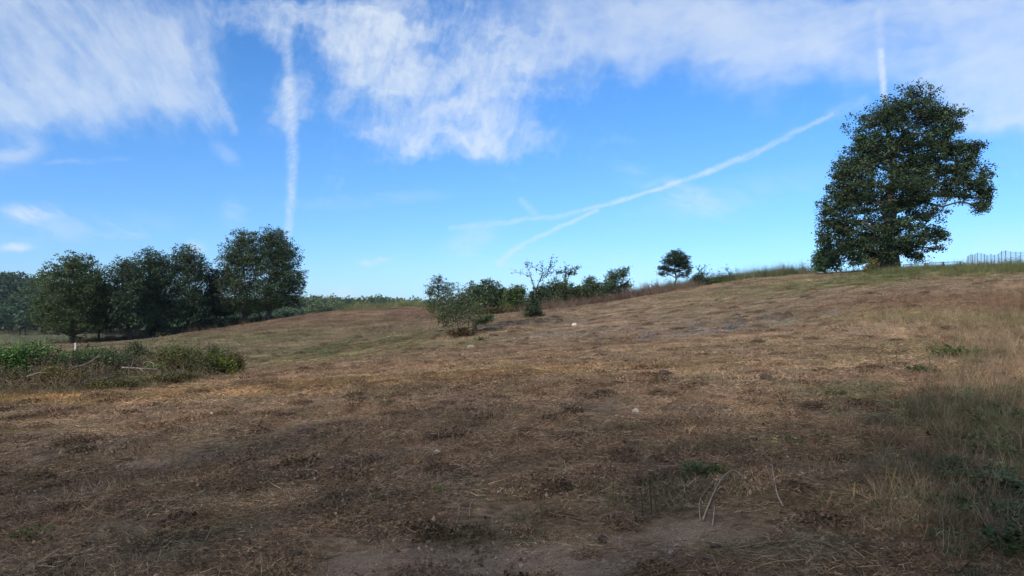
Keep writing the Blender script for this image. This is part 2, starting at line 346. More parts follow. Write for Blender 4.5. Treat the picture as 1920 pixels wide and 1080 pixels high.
mb.add(np.stack([XX, YY, ZZ], -1).reshape(-1, 3), np.stack([b0, b0 + 1, b0 + nx + 1, b0 + nx], -1), None, tn.reshape(-1, 3))
gm = bpy.data.materials.new('ground'); gm.use_nodes = True; gm.node_tree.nodes.clear(); q = G(gm.node_tree)
P = q.new('ShaderNodeNewGeometry').outputs['Position']
ta = q.new('ShaderNodeAttribute', attribute_name='tint').outputs[0]; sa = q.new('ShaderNodeAttribute', attribute_name='soil').outputs['Fac']
n1 = q.noise(P, 1.1, 5, .6); n2 = q.noise(P, 9, 6, .7); n3 = q.noise(q.mapping(P, sc=(1, 1, 1)), 60, 5, .75)
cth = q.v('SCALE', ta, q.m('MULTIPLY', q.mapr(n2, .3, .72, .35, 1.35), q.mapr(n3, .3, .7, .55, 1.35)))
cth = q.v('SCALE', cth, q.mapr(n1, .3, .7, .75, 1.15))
csl = q.ramp(n3, [(.34, (.17, .112, .072)), (.52, (.33, .225, .148)), (.68, (.46, .32, .215))])
csl = q.v('SCALE', csl, q.mapr(n2, .25, .75, .75, 1.15))
c = q.mix(sa, cth, csl)
b = q.new('ShaderNodeBsdfPrincipled'); q.put(b.inputs['Base Color'], c); b.inputs['Roughness'].default_value = .97; b.inputs['Specular IOR Level'].default_value = .08
bn = q.new('ShaderNodeBump'); bn.inputs['Strength'].default_value = .9; bn.inputs['Distance'].default_value = .05
hh = q.m('ADD', q.m('MULTIPLY', n2, 1.2), q.m('MULTIPLY', n3, .5)); q.put(bn.inputs['Height'], q.m('ADD', hh, q.m('MULTIPLY', n1, 1.5)))
q.nt.links.new(bn.outputs[0], b.inputs['Normal']); q.nt.links.new(b.outputs[0], q.new('ShaderNodeOutputMaterial').inputs[0])
go = mb.build('ground', gm, smooth=True); tag(go, kind='structure')
a = go.data.attributes.new('soil', 'FLOAT', 'POINT'); a.data.foreach_set('value', sw.ravel().astype(np.float32))

# ---------------------------------------------------------------- ground cover (uncountable): instanced tufts, each field one object of kind stuff
def blade(mb, p, d, L, w, bend, tint, segs=2):
    """p base (n,3), d direction (n,3) unit, L, w arrays"""
    n = len(p); side = np.cross(d, unit(n)); side /= np.linalg.norm(side, axis=1)[:, None] + 1e-9; rows = []
    for k in range(segs + 1):
        t = k / segs; cpt = p + d * (L * t)[:, None] + bend * (L * t * t)[:, None]; ww = (w * (1 - .75 * t * t))[:, None] * .5
        rows += [cpt - side * ww, cpt + side * ww]
    v = np.stack(rows, 1).reshape(-1, 3); m_ = 2 * (segs + 1); base = (np.arange(n) * m_)[:, None]
    q = np.concatenate([np.stack([base + 2 * k, base + 2 * k + 1, base + 2 * k + 3, base + 2 * k + 2], -1).reshape(-1, 4) for k in range(segs)])
    mb.add(v, q, None, np.repeat(tint, m_, axis=0))
def tints(n, lo=.5, hi=1.6, hue=.06):
    b = rng.uniform(lo, hi, (n, 1)) ** 1.1; return b * (1 + rng.normal(scale=hue, size=(n, 3)) * np.array([1, .6, .9]))
PROTO = {}
def proto(fam, mb, m): PROTO.setdefault(fam, []).append(mb.mesh('%s_sprig' % fam, m))
def disc(n, r): a = rng.uniform(0, 2 * math.pi, n); q = r * np.sqrt(rng.random(n)); return np.stack([q * np.cos(a), q * np.sin(a), np.zeros(n)], 1)
for k in range(6):                                   # lying thatch, chopped stalks
    mb = MB(); n = 300; p = disc(n, .36); p[:, 2] = rng.uniform(-.01, .045, n) ** 1; a = rng.uniform(0, 6.28, n); e = rng.normal(.02, .22, n)
    d = np.stack([np.cos(a) * np.cos(e), np.sin(a) * np.cos(e), np.sin(e)], 1); L = rng.gamma(3, .021, n).clip(.02, .22)
    blade(mb, p, d, L, rng.uniform(.002, .005, n), unit(n) * .25 * np.array([1, 1, .3]), tints(n, .35, 1.6)); proto('thatch', mb, M['straw'])
for k in range(5):                                   # short stubble
    mb = MB(); n = 150; p = disc(n, .28); a = rng.uniform(0, 6.28, n); e = rng.uniform(.05, 1.1, n)
    d = np.stack([np.cos(a) * np.cos(e), np.sin(a) * np.cos(e), np.sin(e)], 1); L = rng.gamma(4, .015, n).clip(.015, .12)
    blade(mb, p, d, L, rng.uniform(.003, .007, n), unit(n) * .35, tints(n, .4, 1.4)); proto('stubble', mb, M['straw'])
for k in range(4):                                   # crumpled leaf litter and chips
    mb = MB(); n = 60; p = disc(n, .33); p[:, 2] = rng.uniform(0, .04, n)
    leaf_quads(mb, p, rng.uniform(.014, .042, n), tints(n, .35, 1.5), flat=.55, aspect=.75, fold=.22); proto('litter', mb, M['straw'])
for k in range(5):                                   # low heaps of mulch: chips and leaves over short stalks
    mb = MB(); n = 230; p = disc(n, .17); p[:, 2] = .055 * np.clip(1 - (np.hypot(p[:, 0], p[:, 1]) / .17) ** 2, 0, 1) * rng.uniform(.4, 1.1, n)
    leaf_quads(mb, p, rng.uniform(.012, .04, n), tints(n, .3, 1.3), flat=.3, aspect=.6, fold=.2)
    n = 50; p = disc(n, .16); p[:, 2] = rng.uniform(.0, .05, n); d = unit(n) * np.array([1, 1, .5]); blade(mb, p, d, rng.uniform(.03, .14, n), rng.uniform(.002, .005, n), unit(n) * .3, tints(n, .4, 1.6)); proto('mulch', mb, M['straw'])
for k in range(4):                                   # crumbs of earth
    mb = MB(); n = 26; p = disc(n, .2)
    for a_ in p:
        w_ = rng.gamma(2, .004) + .003; o8 = np.array([(1,0,0),(-1,0,0),(0,1,0),(0,-1,0),(0,0,.8),(0,0,-.8)]) * w_ * rng.uniform(.6, 1.3, (6, 1)); mb.add(o8 + a_, None, [(0,2,4),(2,1,4),(1,3,4),(3,0,4),(2,0,5),(1,2,5),(3,1,5),(0,3,5)], rng.uniform(.6, 1.3))
    proto('crumb', mb, M['straw'])
for k in range(5):                                   # rank weeds with leafy tops
    mb = MB(); n = 9; p = disc(n, .18); d = np.tile([0, 0, 1.], (n, 1)) + unit(n) * .22; L = rng.uniform(.35, .95, n); blade(mb, p, d, L, np.full(n, .012), unit(n) * .12, tints(n, .5, 1.2))
    for i in range(n): m_ = 14; t = rng.uniform(.35, 1.02, m_)[:, None]; leaf_quads(mb, p[i] + d[i] * L[i] * t + rng.normal(size=(m_, 3)) * .035, rng.uniform(.03, .08, m_), tints(m_, .5, 1.4), aspect=.5)
    proto('rankweed', mb, M['straw'])
for k in range(4):                                   # small green rosettes
    mb = MB(); n = 60; p = disc(n, .16); p[:, 2] = rng.uniform(.01, .09, n)
    leaf_quads(mb, p, rng.uniform(.02, .05, n), tints(n, .6, 1.4), flat=.5, aspect=.6)
    blade(mb, disc(30, .12), np.tile([0, 0, 1.], (30, 1)) + unit(30) * .5, rng.uniform(.04, .14, 30), np.full(30, .005), unit(30) * .3, tints(30, .6, 1.4)); proto('herb', mb, M['straw'])
for k in range(5):                                   # standing dry grass
    mb = MB(); n = 80; p = disc(n, .20); a = rng.uniform(0, 6.28, n); e = rng.uniform(.9, 1.5, n)
    d = np.stack([np.cos(a) * np.cos(e), np.sin(a) * np.cos(e), np.sin(e)], 1); L = rng.gamma(6, .055, n).clip(.12, .7)
    blade(mb, p, d, L, rng.uniform(.003, .007, n), unit(n) * .3 * np.array([1, 1, .2]), tints(n, .5, 1.6), 3); proto('tallgrass', mb, M['straw'])
ORDER = ['thatch', 'stubble', 'litter', 'mulch', 'crumb', 'rankweed', 'herb', 'tallgrass']
protos = bpy.data.collections.new('sprigs'); IDX = {}; idx = 0
for fam in ORDER:
    for me in PROTO[fam]:
        o = bpy.data.objects.new('sprig_%03d' % idx, me); protos.objects.link(o); IDX.setdefault(fam, []).append(idx); idx += 1
gn = bpy.data.node_groups.new('scatter', 'GeometryNodeTree')
gn.interface.new_socket('Geometry', in_out='INPUT', socket_type='NodeSocketGeometry'); gn.interface.new_socket('Geometry', in_out='OUTPUT', socket_type='NodeSocketGeometry')
gi = gn.nodes.new('NodeGroupInput'); gout = gn.nodes.new('NodeGroupOutput'); iop = gn.nodes.new('GeometryNodeInstanceOnPoints')
ci = gn.nodes.new('GeometryNodeCollectionInfo'); ci.inputs['Collection'].default_value = protos; ci.inputs['Separate Children'].default_value = True; ci.inputs['Reset Children'].default_value = True
def na(nm, t):
    n = gn.nodes.new('GeometryNodeInputNamedAttribute'); n.data_type = t; n.inputs['Name'].default_value = nm; return n.outputs['Attribute']
gn.links.new(gi.outputs[0], iop.inputs['Points']); gn.links.new(ci.outputs[0], iop.inputs['Instance']); iop.inputs['Pick Instance'].default_value = True
gn.links.new(na('pick', 'INT'), iop.inputs['Instance Index']); gn.links.new(na('rot', 'FLOAT_VECTOR'), iop.inputs['Rotation']); gn.links.new(na('size', 'FLOAT_VECTOR'), iop.inputs['Scale'])
gn.links.new(iop.outputs[0], gout.inputs[0])
# tint of an instanced sprig = its own blade tint times the colour of the spot it grows on
nt = M['straw'].node_tree; q = G(nt)
mulnode = [n for n in nt.nodes if n.type == 'MIX' and n.blend_type == 'MULTIPLY'][0]; src = mulnode.outputs[2]; outs = [l.to_socket for l in src.links]
ia = q.new('ShaderNodeAttribute', attribute_name='spot', attribute_type='INSTANCER'); c2 = q.mix(1.0, src, ia.outputs[0], 'MULTIPLY')
for s_ in outs: nt.links.new(c2, s_)
def scatter(name, label, parts):
    """parts: list of (family, x, y, scale_xy, scale_z, colour(n,3))"""
    X = np.concatenate([p[1] for p in parts]); Y = np.concatenate([p[2] for p in parts]); n = len(X); Z = H(X, Y) - soil(X, Y) * .018
    e = .25; dx = (H(X + e, Y) - H(X - e, Y)) / (2 * e); dy = (H(X, Y + e) - H(X, Y - e)) / (2 * e)
    yaw = rng.uniform(0, 6.283, n)
    rx = np.arctan(dy); ry = -np.arctan(dx)
    # R = Ry * Rx * Rz(yaw) written back as XYZ euler angles
    cx, s_x, cy, s_y, cz, s_z = np.cos(rx), np.sin(rx), np.cos(ry), np.sin(ry), np.cos(yaw), np.sin(yaw)
    r00 = cy * cz + s_y * s_x * s_z; r10 = cx * s_z; r20 = -s_y * cz + cy * s_x * s_z; r21 = s_y * s_z + cy * s_x * cz; r22 = cy * cx
    rot = np.stack([np.arctan2(r21, r22), np.arcsin(np.clip(-r20, -1, 1)), np.arctan2(r10, r00)], 1)
    me = bpy.data.meshes.new(name); me.vertices.add(n); me.vertices.foreach_set('co', np.stack([X, Y, Z], 1).astype(np.float32).ravel())
    def at_(nm, t, key, v): a = me.attributes.new(nm, t, 'POINT'); a.data.foreach_set(key, v.astype(np.float32 if key != 'value' else np.int32).ravel())
    at_('pick', 'INT', 'value', np.concatenate([np.array(IDX[p[0]])[rng.integers(0, len(IDX[p[0]]), len(p[1]))] for p in parts]))
    at_('rot', 'FLOAT_VECTOR', 'vector', rot)
    at_('size', 'FLOAT_VECTOR', 'vector', np.concatenate([np.stack([p[3], p[3], p[4]], 1) for p in parts]))
    at_('spot', 'FLOAT_COLOR', 'color', np.concatenate([np.concatenate([p[5], np.ones((len(p[1]), 1))], 1) for p in parts]))
    me.materials.append(M['straw'])
    o = bpy.data.objects.new(name, me); COL.objects.link(o); md = o.modifiers.new('scatter', 'NODES'); md.node_group = gn
    return tag(o, label, 'grass', kind='stuff')
def field(d0, d1, dens, px0=-260, px1=2180):
    a0, a1 = (px0 - 960) / F, (px1 - 960) / F; n = int(dens * (a1 - a0) * (d1 * d1 - d0 * d0) / 2)
    d = np.sqrt(rng.uniform(d0 * d0, d1 * d1, n)); return rng.uniform(a0, a1, n) * d, d
def piece(fam, x, y, s0, s1, z=1., col=None, jitter=.35, keep=None, gain=1.):
    if keep is not None: k = rng.random(len(x)) < keep; x = x[k]; y = y[k]; col = col[k] if col is not None and len(np.shape(col)) > 1 else col
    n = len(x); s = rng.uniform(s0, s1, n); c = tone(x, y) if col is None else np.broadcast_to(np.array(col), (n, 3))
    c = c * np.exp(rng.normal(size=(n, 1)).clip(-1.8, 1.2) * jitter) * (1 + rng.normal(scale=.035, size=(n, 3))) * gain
    return (fam, x, y, s, s * z * rng.uniform(.7, 1.4, n), np.clip(c, .01, .9))
parts = []
for d0, d1, dens, s0, s1 in [(1.5, 6, 26, .6, 1.0), (6, 14, 13, .7, 1.2), (14, 32, 6, .9, 1.6), (32, 60, 2.6, 1.3, 2.3), (60, 118, 1.1, 2.0, 3.6)]:
    x, y = field(d0, d1, dens); ks = 1 - soil(x, y) * .86; patch = np.clip((fbm(x / .8, y / .6) - .30) * 3.2, .12, 1)
    parts.append(piece('thatch', x, y, s0, s1, 1.0 if d0 < 30 else .8, keep=ks * patch, jitter=.42, gain=1.2))
    x, y = field(d0, d1, dens * .7); ks = 1 - soil(x, y) * .93; patch = np.clip((fbm(x / 1.6 + 30, y / 1.1) - .34) * 4, .08, 1)
    parts.append(piece('stubble', x, y, s0, s1, 1.0 if d0 < 30 else .7, keep=ks * patch, jitter=.45, gain=1.2))
scatter('mown_grass', 'brown mown grass and straw lying all over the sloping field', parts)
parts = []
for d0, d1, dens, s0, s1 in [(1.5, 8, 12, .7, 1.2), (8, 20, 5, .9, 1.5)]:
    x, y = field(d0, d1, dens); patch = np.clip((fbm(x / .9 + 11, y / .7) - .42) * 4, .05, 1)
    parts.append(piece('litter', x, y, s0, s1, 1., keep=patch * (1 - .4 * soil(x, y)), jitter=.3, col=(.27, .172, .105)))
for d0, d1, dens, s0, s1 in [(1.5, 8, 16, .5, 1.3), (8, 24, 6, .7, 1.7), (24, 60, 1.2, 1.2, 2.4)]:
    x, y = field(d0, d1, dens); patch = np.clip((fbm(x / .7 + 21, y / .5 + 3) - .45) * 6, .02, 1)
    parts.append(piece('mulch', x, y, s0, s1, .9, keep=patch * (1 - .8 * soil(x, y)), jitter=.35, col=(.26, .162, .095)))
x, y = field(2, 14, 14); parts.append(piece('crumb', x, y, .4, 1.1, 1., keep=.03 + .97 * soil(x, y), jitter=.3, col=(.26, .18, .13)))
for px, py, n, sp in [(930, 612, 160, 2.2), (890, 622, 90, 1.5), (985, 604, 90, 1.8), (1250, 625, 25, 2.0), (1385, 608, 40, 1.6)]:
    p = ground(px, py); x = p.x + rng.normal(size=n) * sp; y = p.y + rng.normal(size=n) * sp; parts.append(piece('mulch', x, y, 1.0, 2.2, 1.3, jitter=.4, col=(.15, .115, .09) if px < 1000 else (.25, .21, .18)))
o = scatter('leaf_litter', 'crumpled brown leaf litter and chaff strewn between the cut stalks', parts); o['category'] = 'litter'
parts = []
for d0, d1, dens, s0, s1 in [(2.5, 12, 1.0, .3, .8), (12, 40, .6, .5, 1.2), (40, 110, .25, 1.5, 3.)]:
    x, y = field(d0, d1, dens); gg = tone(x, y); k = np.clip((gg[:, 1] / gg[:, 0] - .72) * 3.2 + .03, .02, 1)
    parts.append(piece('herb', x, y, s0, s1, 1., keep=k, jitter=.35, col=(.12, .14, .06)))
# weedy uncut strip down the right side
def along(pts, width, n):
    pts = np.array(pts); seg_ = rng.integers(0, len(pts) - 1, n); t = rng.random(n)[:, None]; p = pts[seg_] * (1 - t) + pts[seg_ + 1] * t + rng.normal(scale=1, size=(n, 2)) * np.array(width); return p[:, 0], p[:, 1]
strip = [tuple(ground(px, py)[:2]) for px, py in [(1930, 1040), (1905, 900), (1880, 800), (1850, 720), (1830, 660)]]
x, y = along(strip, (.34, .45), 240); parts.append(piece('herb', x, y, .5, 1.3, 1.0, jitter=.45, col=(.10, .115, .055)))
scatter('green_weeds', 'low green weeds and clover showing through the mown grass', parts)
parts = []
x, y = along(strip, (.5, .5), 420); parts.append(piece('tallgrass', x, y, .35, .65, .7, jitter=.4, col=(.24, .165, .10)))
x, y = along([tuple(ground(px, py)[:2]) for px, py in [(1920, 640), (1860, 600), (1760, 610), (1700, 600), (1800, 560), (1940, 560), (1900, 520)]], (1.6, 2.2), 1500)
parts.append(piece('tallgrass', x, y, .45, .85, .6, jitter=.35, gain=1.15))
x, y = along([tuple(ground(px, py)[:2]) for px, py in [(1960, 900), (1930, 780), (1910, 700), (1880, 640), (1900, 580), (1930, 530)]], (.7, .9), 1300)
parts.append(piece('tallgrass', x, y, .4, .75, .75, jitter=.35, gain=1.0))
x, y = along([tuple(ground(px, py)[:2]) for px, py in [(1960, 508), (1850, 506), (1750, 508), (1650, 512)]], (2, 2.5), 900); parts.append(piece('tallgrass', x, y, 1.0, 1.8, .7, jitter=.3, col=(.15, .155, .06)))
x, y = along([tuple(at(px, d)[:2]) for px, d in [(1190, 95), (1260, 92), (1330, 90), (1400, 87), (1510, 83)]], (1.2, 2.0), 1000); parts.append(piece('tallgrass', x, y, 1.6, 2.6, 1., jitter=.35, col=(.14, .14, .07)))
x, y = along([tuple(at(px, d)[:2]) for px, d in [(600, 112), (700, 112), (800, 108)]], (2.0, 1.5), 500); parts.append(piece('tallgrass', x, y, 1.6, 2.6, .9, jitter=.3, col=(.19, .20, .09)))
x, y = along([tuple(at(px, d)[:2]) for px, d in [(900, 92), (1000, 90), (1100, 88), (1190, 87), (1290, 84)]], (1.2, .9), 900); parts.append(piece('tallgrass', x, y, 1.4, 2.4, .8, jitter=.45, col=(.17, .115, .08)))
x, y = along([tuple(at(px, d)[:2]) for px, d in [(110, 94), (250, 96), (400, 102), (480, 107)]], (2.0, 1.2), 500); parts.append(piece('tallgrass', x, y, 1.5, 2.4, .9, jitter=.3, col=(.14, .105, .065)))
x, y = along([tuple(ground(px, py)[:2]) for px, py in [(-120, 745), (80, 735), (200, 728), (330, 716), (450, 700)]], (1.2, .7), 600); parts.append(piece('tallgrass', x, y, .5, .9, .45, jitter=.35, col=(.2, .155, .08)))
for pp, wd, n, cc_, sc in [([at(px, d) for px, d in [(1200, 93), (1290, 90), (1390, 86), (1510, 82)]], (1.5, 1.6), 170, (.11, .13, .06), (.9, 1.6)), ([at(px, d) for px, d in [(1560, 78), (1700, 74), (1850, 70), (1960, 66)]], (1.5, 1.6), 130, (.12, .13, .055), (.5, .9)),
        ([ground(px, py) for px, py in [(-80, 735), (80, 728), (200, 718), (300, 710), (400, 694)]], (.5, .35), 170, (.19, .14, .085), (.5, .9)), ([at(px, d) for px, d in [(60, 22), (180, 24), (300, 24.5), (410, 26)]], (.6, .5), 170, (.15, .13, .07), (.7, 1.2)),
        ([at(px, d) for px, d in [(840, 94), (950, 91), (1080, 90), (1180, 88), (1240, 87)]], (1.2, .8), 330, (.20, .125, .09), (.9, 1.7)), ([at(px, d) for px, d in [(90, 96), (280, 98), (420, 103), (560, 108)]], (1.5, .8), 200, (.12, .11, .07), (.8, 1.4)),
        ([ground(px, py) for px, py in [(1900, 830), (1860, 740), (1780, 680), (1880, 620), (1920, 560)]], (1.2, 1.2), 160, (.19, .16, .085), (.2, .42))]:
    x, y = along([tuple(p_[:2]) for p_ in pp], wd, n); parts.append(piece('rankweed', x, y, sc[0], sc[1], 1., jitter=.35, col=cc_))
n = 2600; d = rng.uniform(118, 300, n); x = rng.uniform(-.80, -.5, n) * d; parts.append(piece('tallgrass', x, d, 3.5, 7, .45, jitter=.35, col=(.20, .19, .095)))
scatter('tall_dry_grass', 'uncut tall dry grass standing along the field edges and fence line', parts)
print('ground cover done')

# ---------------------------------------------------------------- trees and shrubs
def plant(name, label, cat, base, d, lobes, nleaf, leaf, tint, group=None, clump=.55, dense=1.0, stems=None, bark=(1, 1, 1), trunk_r=.2, depth=1.0, top=None, twig=.02, flat=.35, shell=.55, twigs=True, var=.35, per_clump=20, zmin=.15):
    """lobes: (px, py, rx, ry[, weight]) as the photo shows them, stood up at distance d as real rounded masses"""
    x0 = (base - 960) / F * d; z0 = h1(x0, d) ; root = empty(name, (x0, d, z0), label, cat, group); o3 = np.array([x0, d, z0])
    k = d / F; C = []; Rr = []; Wt = []
    zm = np.mean([l[1] for l in lobes])
    for l in lobes:
        cx, cz, rx, rz = (l[0] - 960) * k, CZ + (HOR - l[1]) * k, l[2] * k, l[3] * k; ry = min(rx, rz * 1.3) * 1.0
        spread = max(0, 1 - abs(l[0] - base) / 90.0)   # masses near the stem also reach towards and away from us
        offs = [0] if spread < .35 or len(lobes) < 5 else [-ry * .8 * depth, ry * .8 * depth]
        for of in offs: C.append((cx - o3[0], of + rng.normal() * ry * .15, cz - o3[2])); Rr.append((rx, ry * depth, rz)); Wt.append((l[4] if len(l) > 4 else 1) * rx * rz / len(offs) * (1.25 if len(offs) > 1 else 1))
    C = np.array(C); Rr = np.array(Rr); Wt = np.array(Wt); Wt /= Wt.sum()
    tb = MB(); sb = MB(); cb = MB()
    stems = stems or [(0, 0)]
    toppt = np.array(C[np.argmax(C[:, 2])]) if top is None else np.array([(top[0] - 960) * k - o3[0], 0, CZ + (HOR - top[1]) * k - o3[2]])
    paths = []
    for (dx, dxt) in stems:
        p = smoothpath((dx * k, rng.normal() * .1 * len(stems), -.15), toppt + np.array([dxt * k, 0, 0]), 9, 0, .018); p[0, :2] = p[1, :2] * .9 + p[0, :2] * .1
        r = trunk_r * np.linspace(1, .12, 9) ** .9; r[0] *= 1.45; tb.tube(p, r, 8, bark); paths.append((p, r))
    # limbs to each mass, then twigs to each clump of leaves
    ncl_tot = max(6, int(nleaf / (per_clump * clump / .55)))
    L_ = []
    for i in range(len(C)):
        p, r = paths[rng.integers(len(paths))]; zt = max(.12 * toppt[2], C[i][2] - (.22 if abs(C[i][0]) < 5.5 else .02) * np.hypot(C[i][0], C[i][1]) - .25 * Rr[i][2]); j = int(np.argmin(np.abs(p[:, 2] - zt))); j = min(j, 7)
        lp = smoothpath(p[j], C[i], 6, .10, .035); lr = np.linspace(max(r[j] * .5, twig), twig * .8, 6); sb.tube(lp, lr, 5, bark, cap=False); L_.append(lp)
    which = rng.choice(len(C), ncl_tot, p=Wt); u = unit(ncl_tot); rad = (shell + (1 - shell) * rng.random(ncl_tot)) ** 1.0
    inn = rng.random(ncl_tot) < .25; rad = np.where(inn, rng.random(ncl_tot) * .6, rad)
    cc = C[which] + u * Rr[which] * rad[:, None]
    ok = cc[:, 2] > min(zmin, float(np.quantile(cc[:, 2], .25))); cc = cc[ok]; which = which[ok]
    ext = np.array([lp[k_] + rng.normal(size=3) * .35 for lp in L_ for k_ in (3, 4, 5) for _ in range(2)]) if nleaf > 9000 else np.zeros((0, 3)); ext_w = np.repeat(np.arange(len(C)), 6) if len(ext) else np.zeros(0, int)
    cc = np.concatenate([cc, ext]); which = np.concatenate([which, ext_w])
    for i in range(len(cc)):
        if twigs and (i % 2 == 0 or len(cc) < 150):
            lp = L_[which[i]]; j = int(np.argmin(np.linalg.norm(lp - cc[i], axis=1))); sb.tube(smoothpath(lp[max(0, j - 1)], cc[i], 3, .06), [twig * .6, twig * .45, twig * .25], 3, bark, cap=False)
    per = max(1, int(nleaf / len(cc))); n = per * len(cc); off = rng.normal(size=(n, 3)).clip(-1.7, 1.7) * np.array([1, 1, .62]) * clump * .5 * rng.uniform(.6, 1.4, (len(cc), 1)).repeat(per, 0)
    pc = cc.repeat(per, 0) + off
    ct = np.exp(rng.normal(scale=var * .5, size=(len(cc), 1))) * (1 + rng.normal(scale=.08, size=(len(cc), 3)))
    tt = ct.repeat(per, 0) * np.exp(rng.normal(scale=var * .5, size=(n, 1))) * np.array(tint)
    pc[:, 2] = np.maximum(pc[:, 2], .04)
    leaf_quads(cb, pc, leaf, tt, flat=flat, aspect=.7)
    tb.build('trunk', M['bark'], root, smooth=True)
    if twigs: sb.build('branches', M['bark'], root)
    cb.build('crown', M['leaf'], root); return root
DK = (.85, 1.0, .95)
oak = [(1612,262,20,28),(1578,325,24,30),(1552,395,20,32),(1548,440,16,26),(1822,276,22,16),(1846,325,14,22),(1852,372,12,22),(1795,285,30,20),(1770,215,28,22),(1690,205,46,34),(1642,226,40,30),(1740,212,40,28),(1797,216,15,10,.8),(1795,236,20,8,.8),(1680,270,72,36),(1622,300,42,38),(1768,270,44,20),(1812,305,28,24),(1838,358,22,30),(1800,345,36,18),
       (1735,322,52,28),(1785,322,30,24),(1765,245,34,18),(1745,292,34,22),(1720,350,34,26),(1700,310,30,30),(1640,360,75,50),(1592,362,44,48),(1572,415,38,42),(1650,435,78,46),(1730,410,42,30),(1756,440,32,20),(1602,465,52,34),(1700,462,46,20),(1838,388,14,14),(1752,466,22,6),(1720,481,22,6),(1640,480,50,24),(1700,380,30,22),(1722,372,34,12),(1765,362,30,12),(1800,366,24,10)]
plant('oak_tree', 'big lone oak with lopsided crown and long drooping bough on the hilltop', 'tree', 1662, 69, oak, 105000, .215, (.74, .86, .80), 'oaks and hilltop trees', per_clump=48, var=.5, clump=.60, trunk_r=.55, twig=.05, stems=[(4, -8), (-6, 10)], depth=.9, top=(1680, 215), shell=.45)
plant('small_tree', 'small pale-leaved tree tucked against the foot of the big oak', 'tree', 1548, 74, [(1548,468,20,22),(1542,492,20,18),(1562,490,16,18),(1536,502,10,8)], 3600, .24, (.9, 1.25, 1.25), clump=.5, trunk_r=.10, twig=.03)
plant('dry_bush', 'brown withered bush standing between the trunks of the big oak', 'bush', 1636, 67, [(1636,494,10,11),(1630,502,10,7)], 900, .16, (2.6, 1.7, 1.2), clump=.35, trunk_r=.04, twig=.02)
LG = 'trees in the row below the wooded hill'
def T(base, d, lobes, n, label, tint=DK, r=.28, leaf=.30, **k): return plant('broadleaf_tree', label, 'tree', base, d, lobes, int(n * 1.8), leaf * .78, tint, LG, clump=.52, per_clump=13, zmin=2.0, trunk_r=r, twig=.045, **k)
T(137, 90, [(150,500,34,28),(118,515,26,26),(180,525,24,28),(130,545,44,34),(170,560,34,34),(112,585,34,36),(155,600,42,32),(120,622,38,18),(178,615,24,22),(145,635,36,10)], 17000, 'first tree of the row, broad and standing over the pale stake', (1.1, 1.15, .85))
T(181, 95, [(190,565,20,40),(195,605,20,28),(180,620,18,16)], 5000, 'slim tree half hidden behind the first broad tree of the row', r=.2)
T(241, 93, [(240,505,28,25),(228,530,24,28),(258,535,24,34),(240,570,34,34),(232,600,34,26),(258,605,24,20),(240,618,26,10)], 11000, 'bare-trunked tree in the row with its short stem standing clear', (.95, 1.05, 1.1))
T(297, 98, [(290,492,26,26),(300,525,34,38),(285,560,30,36),(310,585,34,34),(300,610,32,14)], 11000, 'rounded tree in the middle of the dark row')
T(352, 100, [(352,482,26,26),(340,505,26,26),(372,510,20,30),(350,545,42,34),(372,575,28,30),(345,590,34,24)], 12500, 'tall pointed tree rising at the middle of the dark row', (.85, 1.0, 1.0))
T(408, 103, [(408,530,20,28),(400,565,24,30),(420,580,26,24),(410,600,26,10)], 7000, 'short dark tree filling the dip in the row', (.75, .85, 1.0), r=.2)
T(458, 104, [(460,452,26,24),(440,485,28,32),(470,490,28,36),(430,520,20,24),(455,540,40,36),(450,575,36,22),(480,580,26,18)], 14500, 'tall twin-crowned tree at the upper end of the row', (.95, 1.05, 1.0), r=.32)
T(507, 105, [(515,450,32,24),(540,480,22,28),(508,480,32,34),(525,515,42,34),(552,530,20,26),(515,550,44,28),(548,565,24,14),(500,572,30,14)], 17500, 'tallest full-crowned tree closing the upper end of the row', DK, r=.34)
for i, (px, d, rx, ry, lb) in enumerate([(300, 97, 30, 12, 'low dark scrub at the foot of the rounded tree'), (345, 99, 30, 11, 'low dark scrub at the foot of the pointed tree'), (395, 101, 26, 12, 'low dark scrub in the dip of the row'), (425, 103, 26, 11, 'low brown-green scrub beside the twin-crowned tree')]):
    a_ = at(px, d); py = HOR - (a_.z - CZ) / d * F
    plant('shrub', lb, 'shrub', px, d, [(px - rx * .5, py - ry * .7, rx * .7, ry), (px + rx * .5, py - ry * .9, rx * .7, ry)], 2200, .26, (.8, .8, .85), 'scrub under the tree row', clump=.6, trunk_r=.06, twig=.03)
# pine and the hedgerow along the crest
plant('pine_tree', 'small dark pine standing alone on the crest', 'tree', 1266, 90, [(1266,478,15,11),(1280,484,13,10),(1255,490,16,10),(1274,495,20,10),(1245,503,12,6),(1287,502,10,6),(1262,508,20,5),(1290,509,8,4),(1244,513,10,5),(1280,516,13,4)], 7500, .20, (.62, .78, .85), clump=.34, trunk_r=.16, twig=.035, flat=.5, top=(1266, 476))
def B(name, label, base, d, lobes, n, leaf=.2, tint=(1, 1, 1), **k):
    k.setdefault('clump', .42); k.setdefault('trunk_r', .06); k.setdefault('twig', .022); return plant(name, label, 'shrub' if name != 'small_tree' else 'tree', base, d, lobes, int(n * 1.35), leaf, tint, 'hedgerow bushes on the crest', **k)
plant('pine_tree', 'small round-topped pine at the low end of the hedgerow', 'tree', 820, 98, [(822,525,16,10),(812,538,18,10),(838,540,20,12),(806,550,14,8),(830,558,26,12),(812,568,20,10),(846,568,20,14)], 5200, .2, (.85, .95, .85), clump=.36, trunk_r=.13, twig=.03, flat=.5, top=(822, 522))
B('shrub', 'large rounded green shrub beside the round-topped pine', 905, 93, [(890,545,22,18),(918,540,24,18),(900,562,34,22),(932,560,18,22),(880,572,24,16),(925,578,24,12)], 8500, .22, (1.05, 1.15, .95))
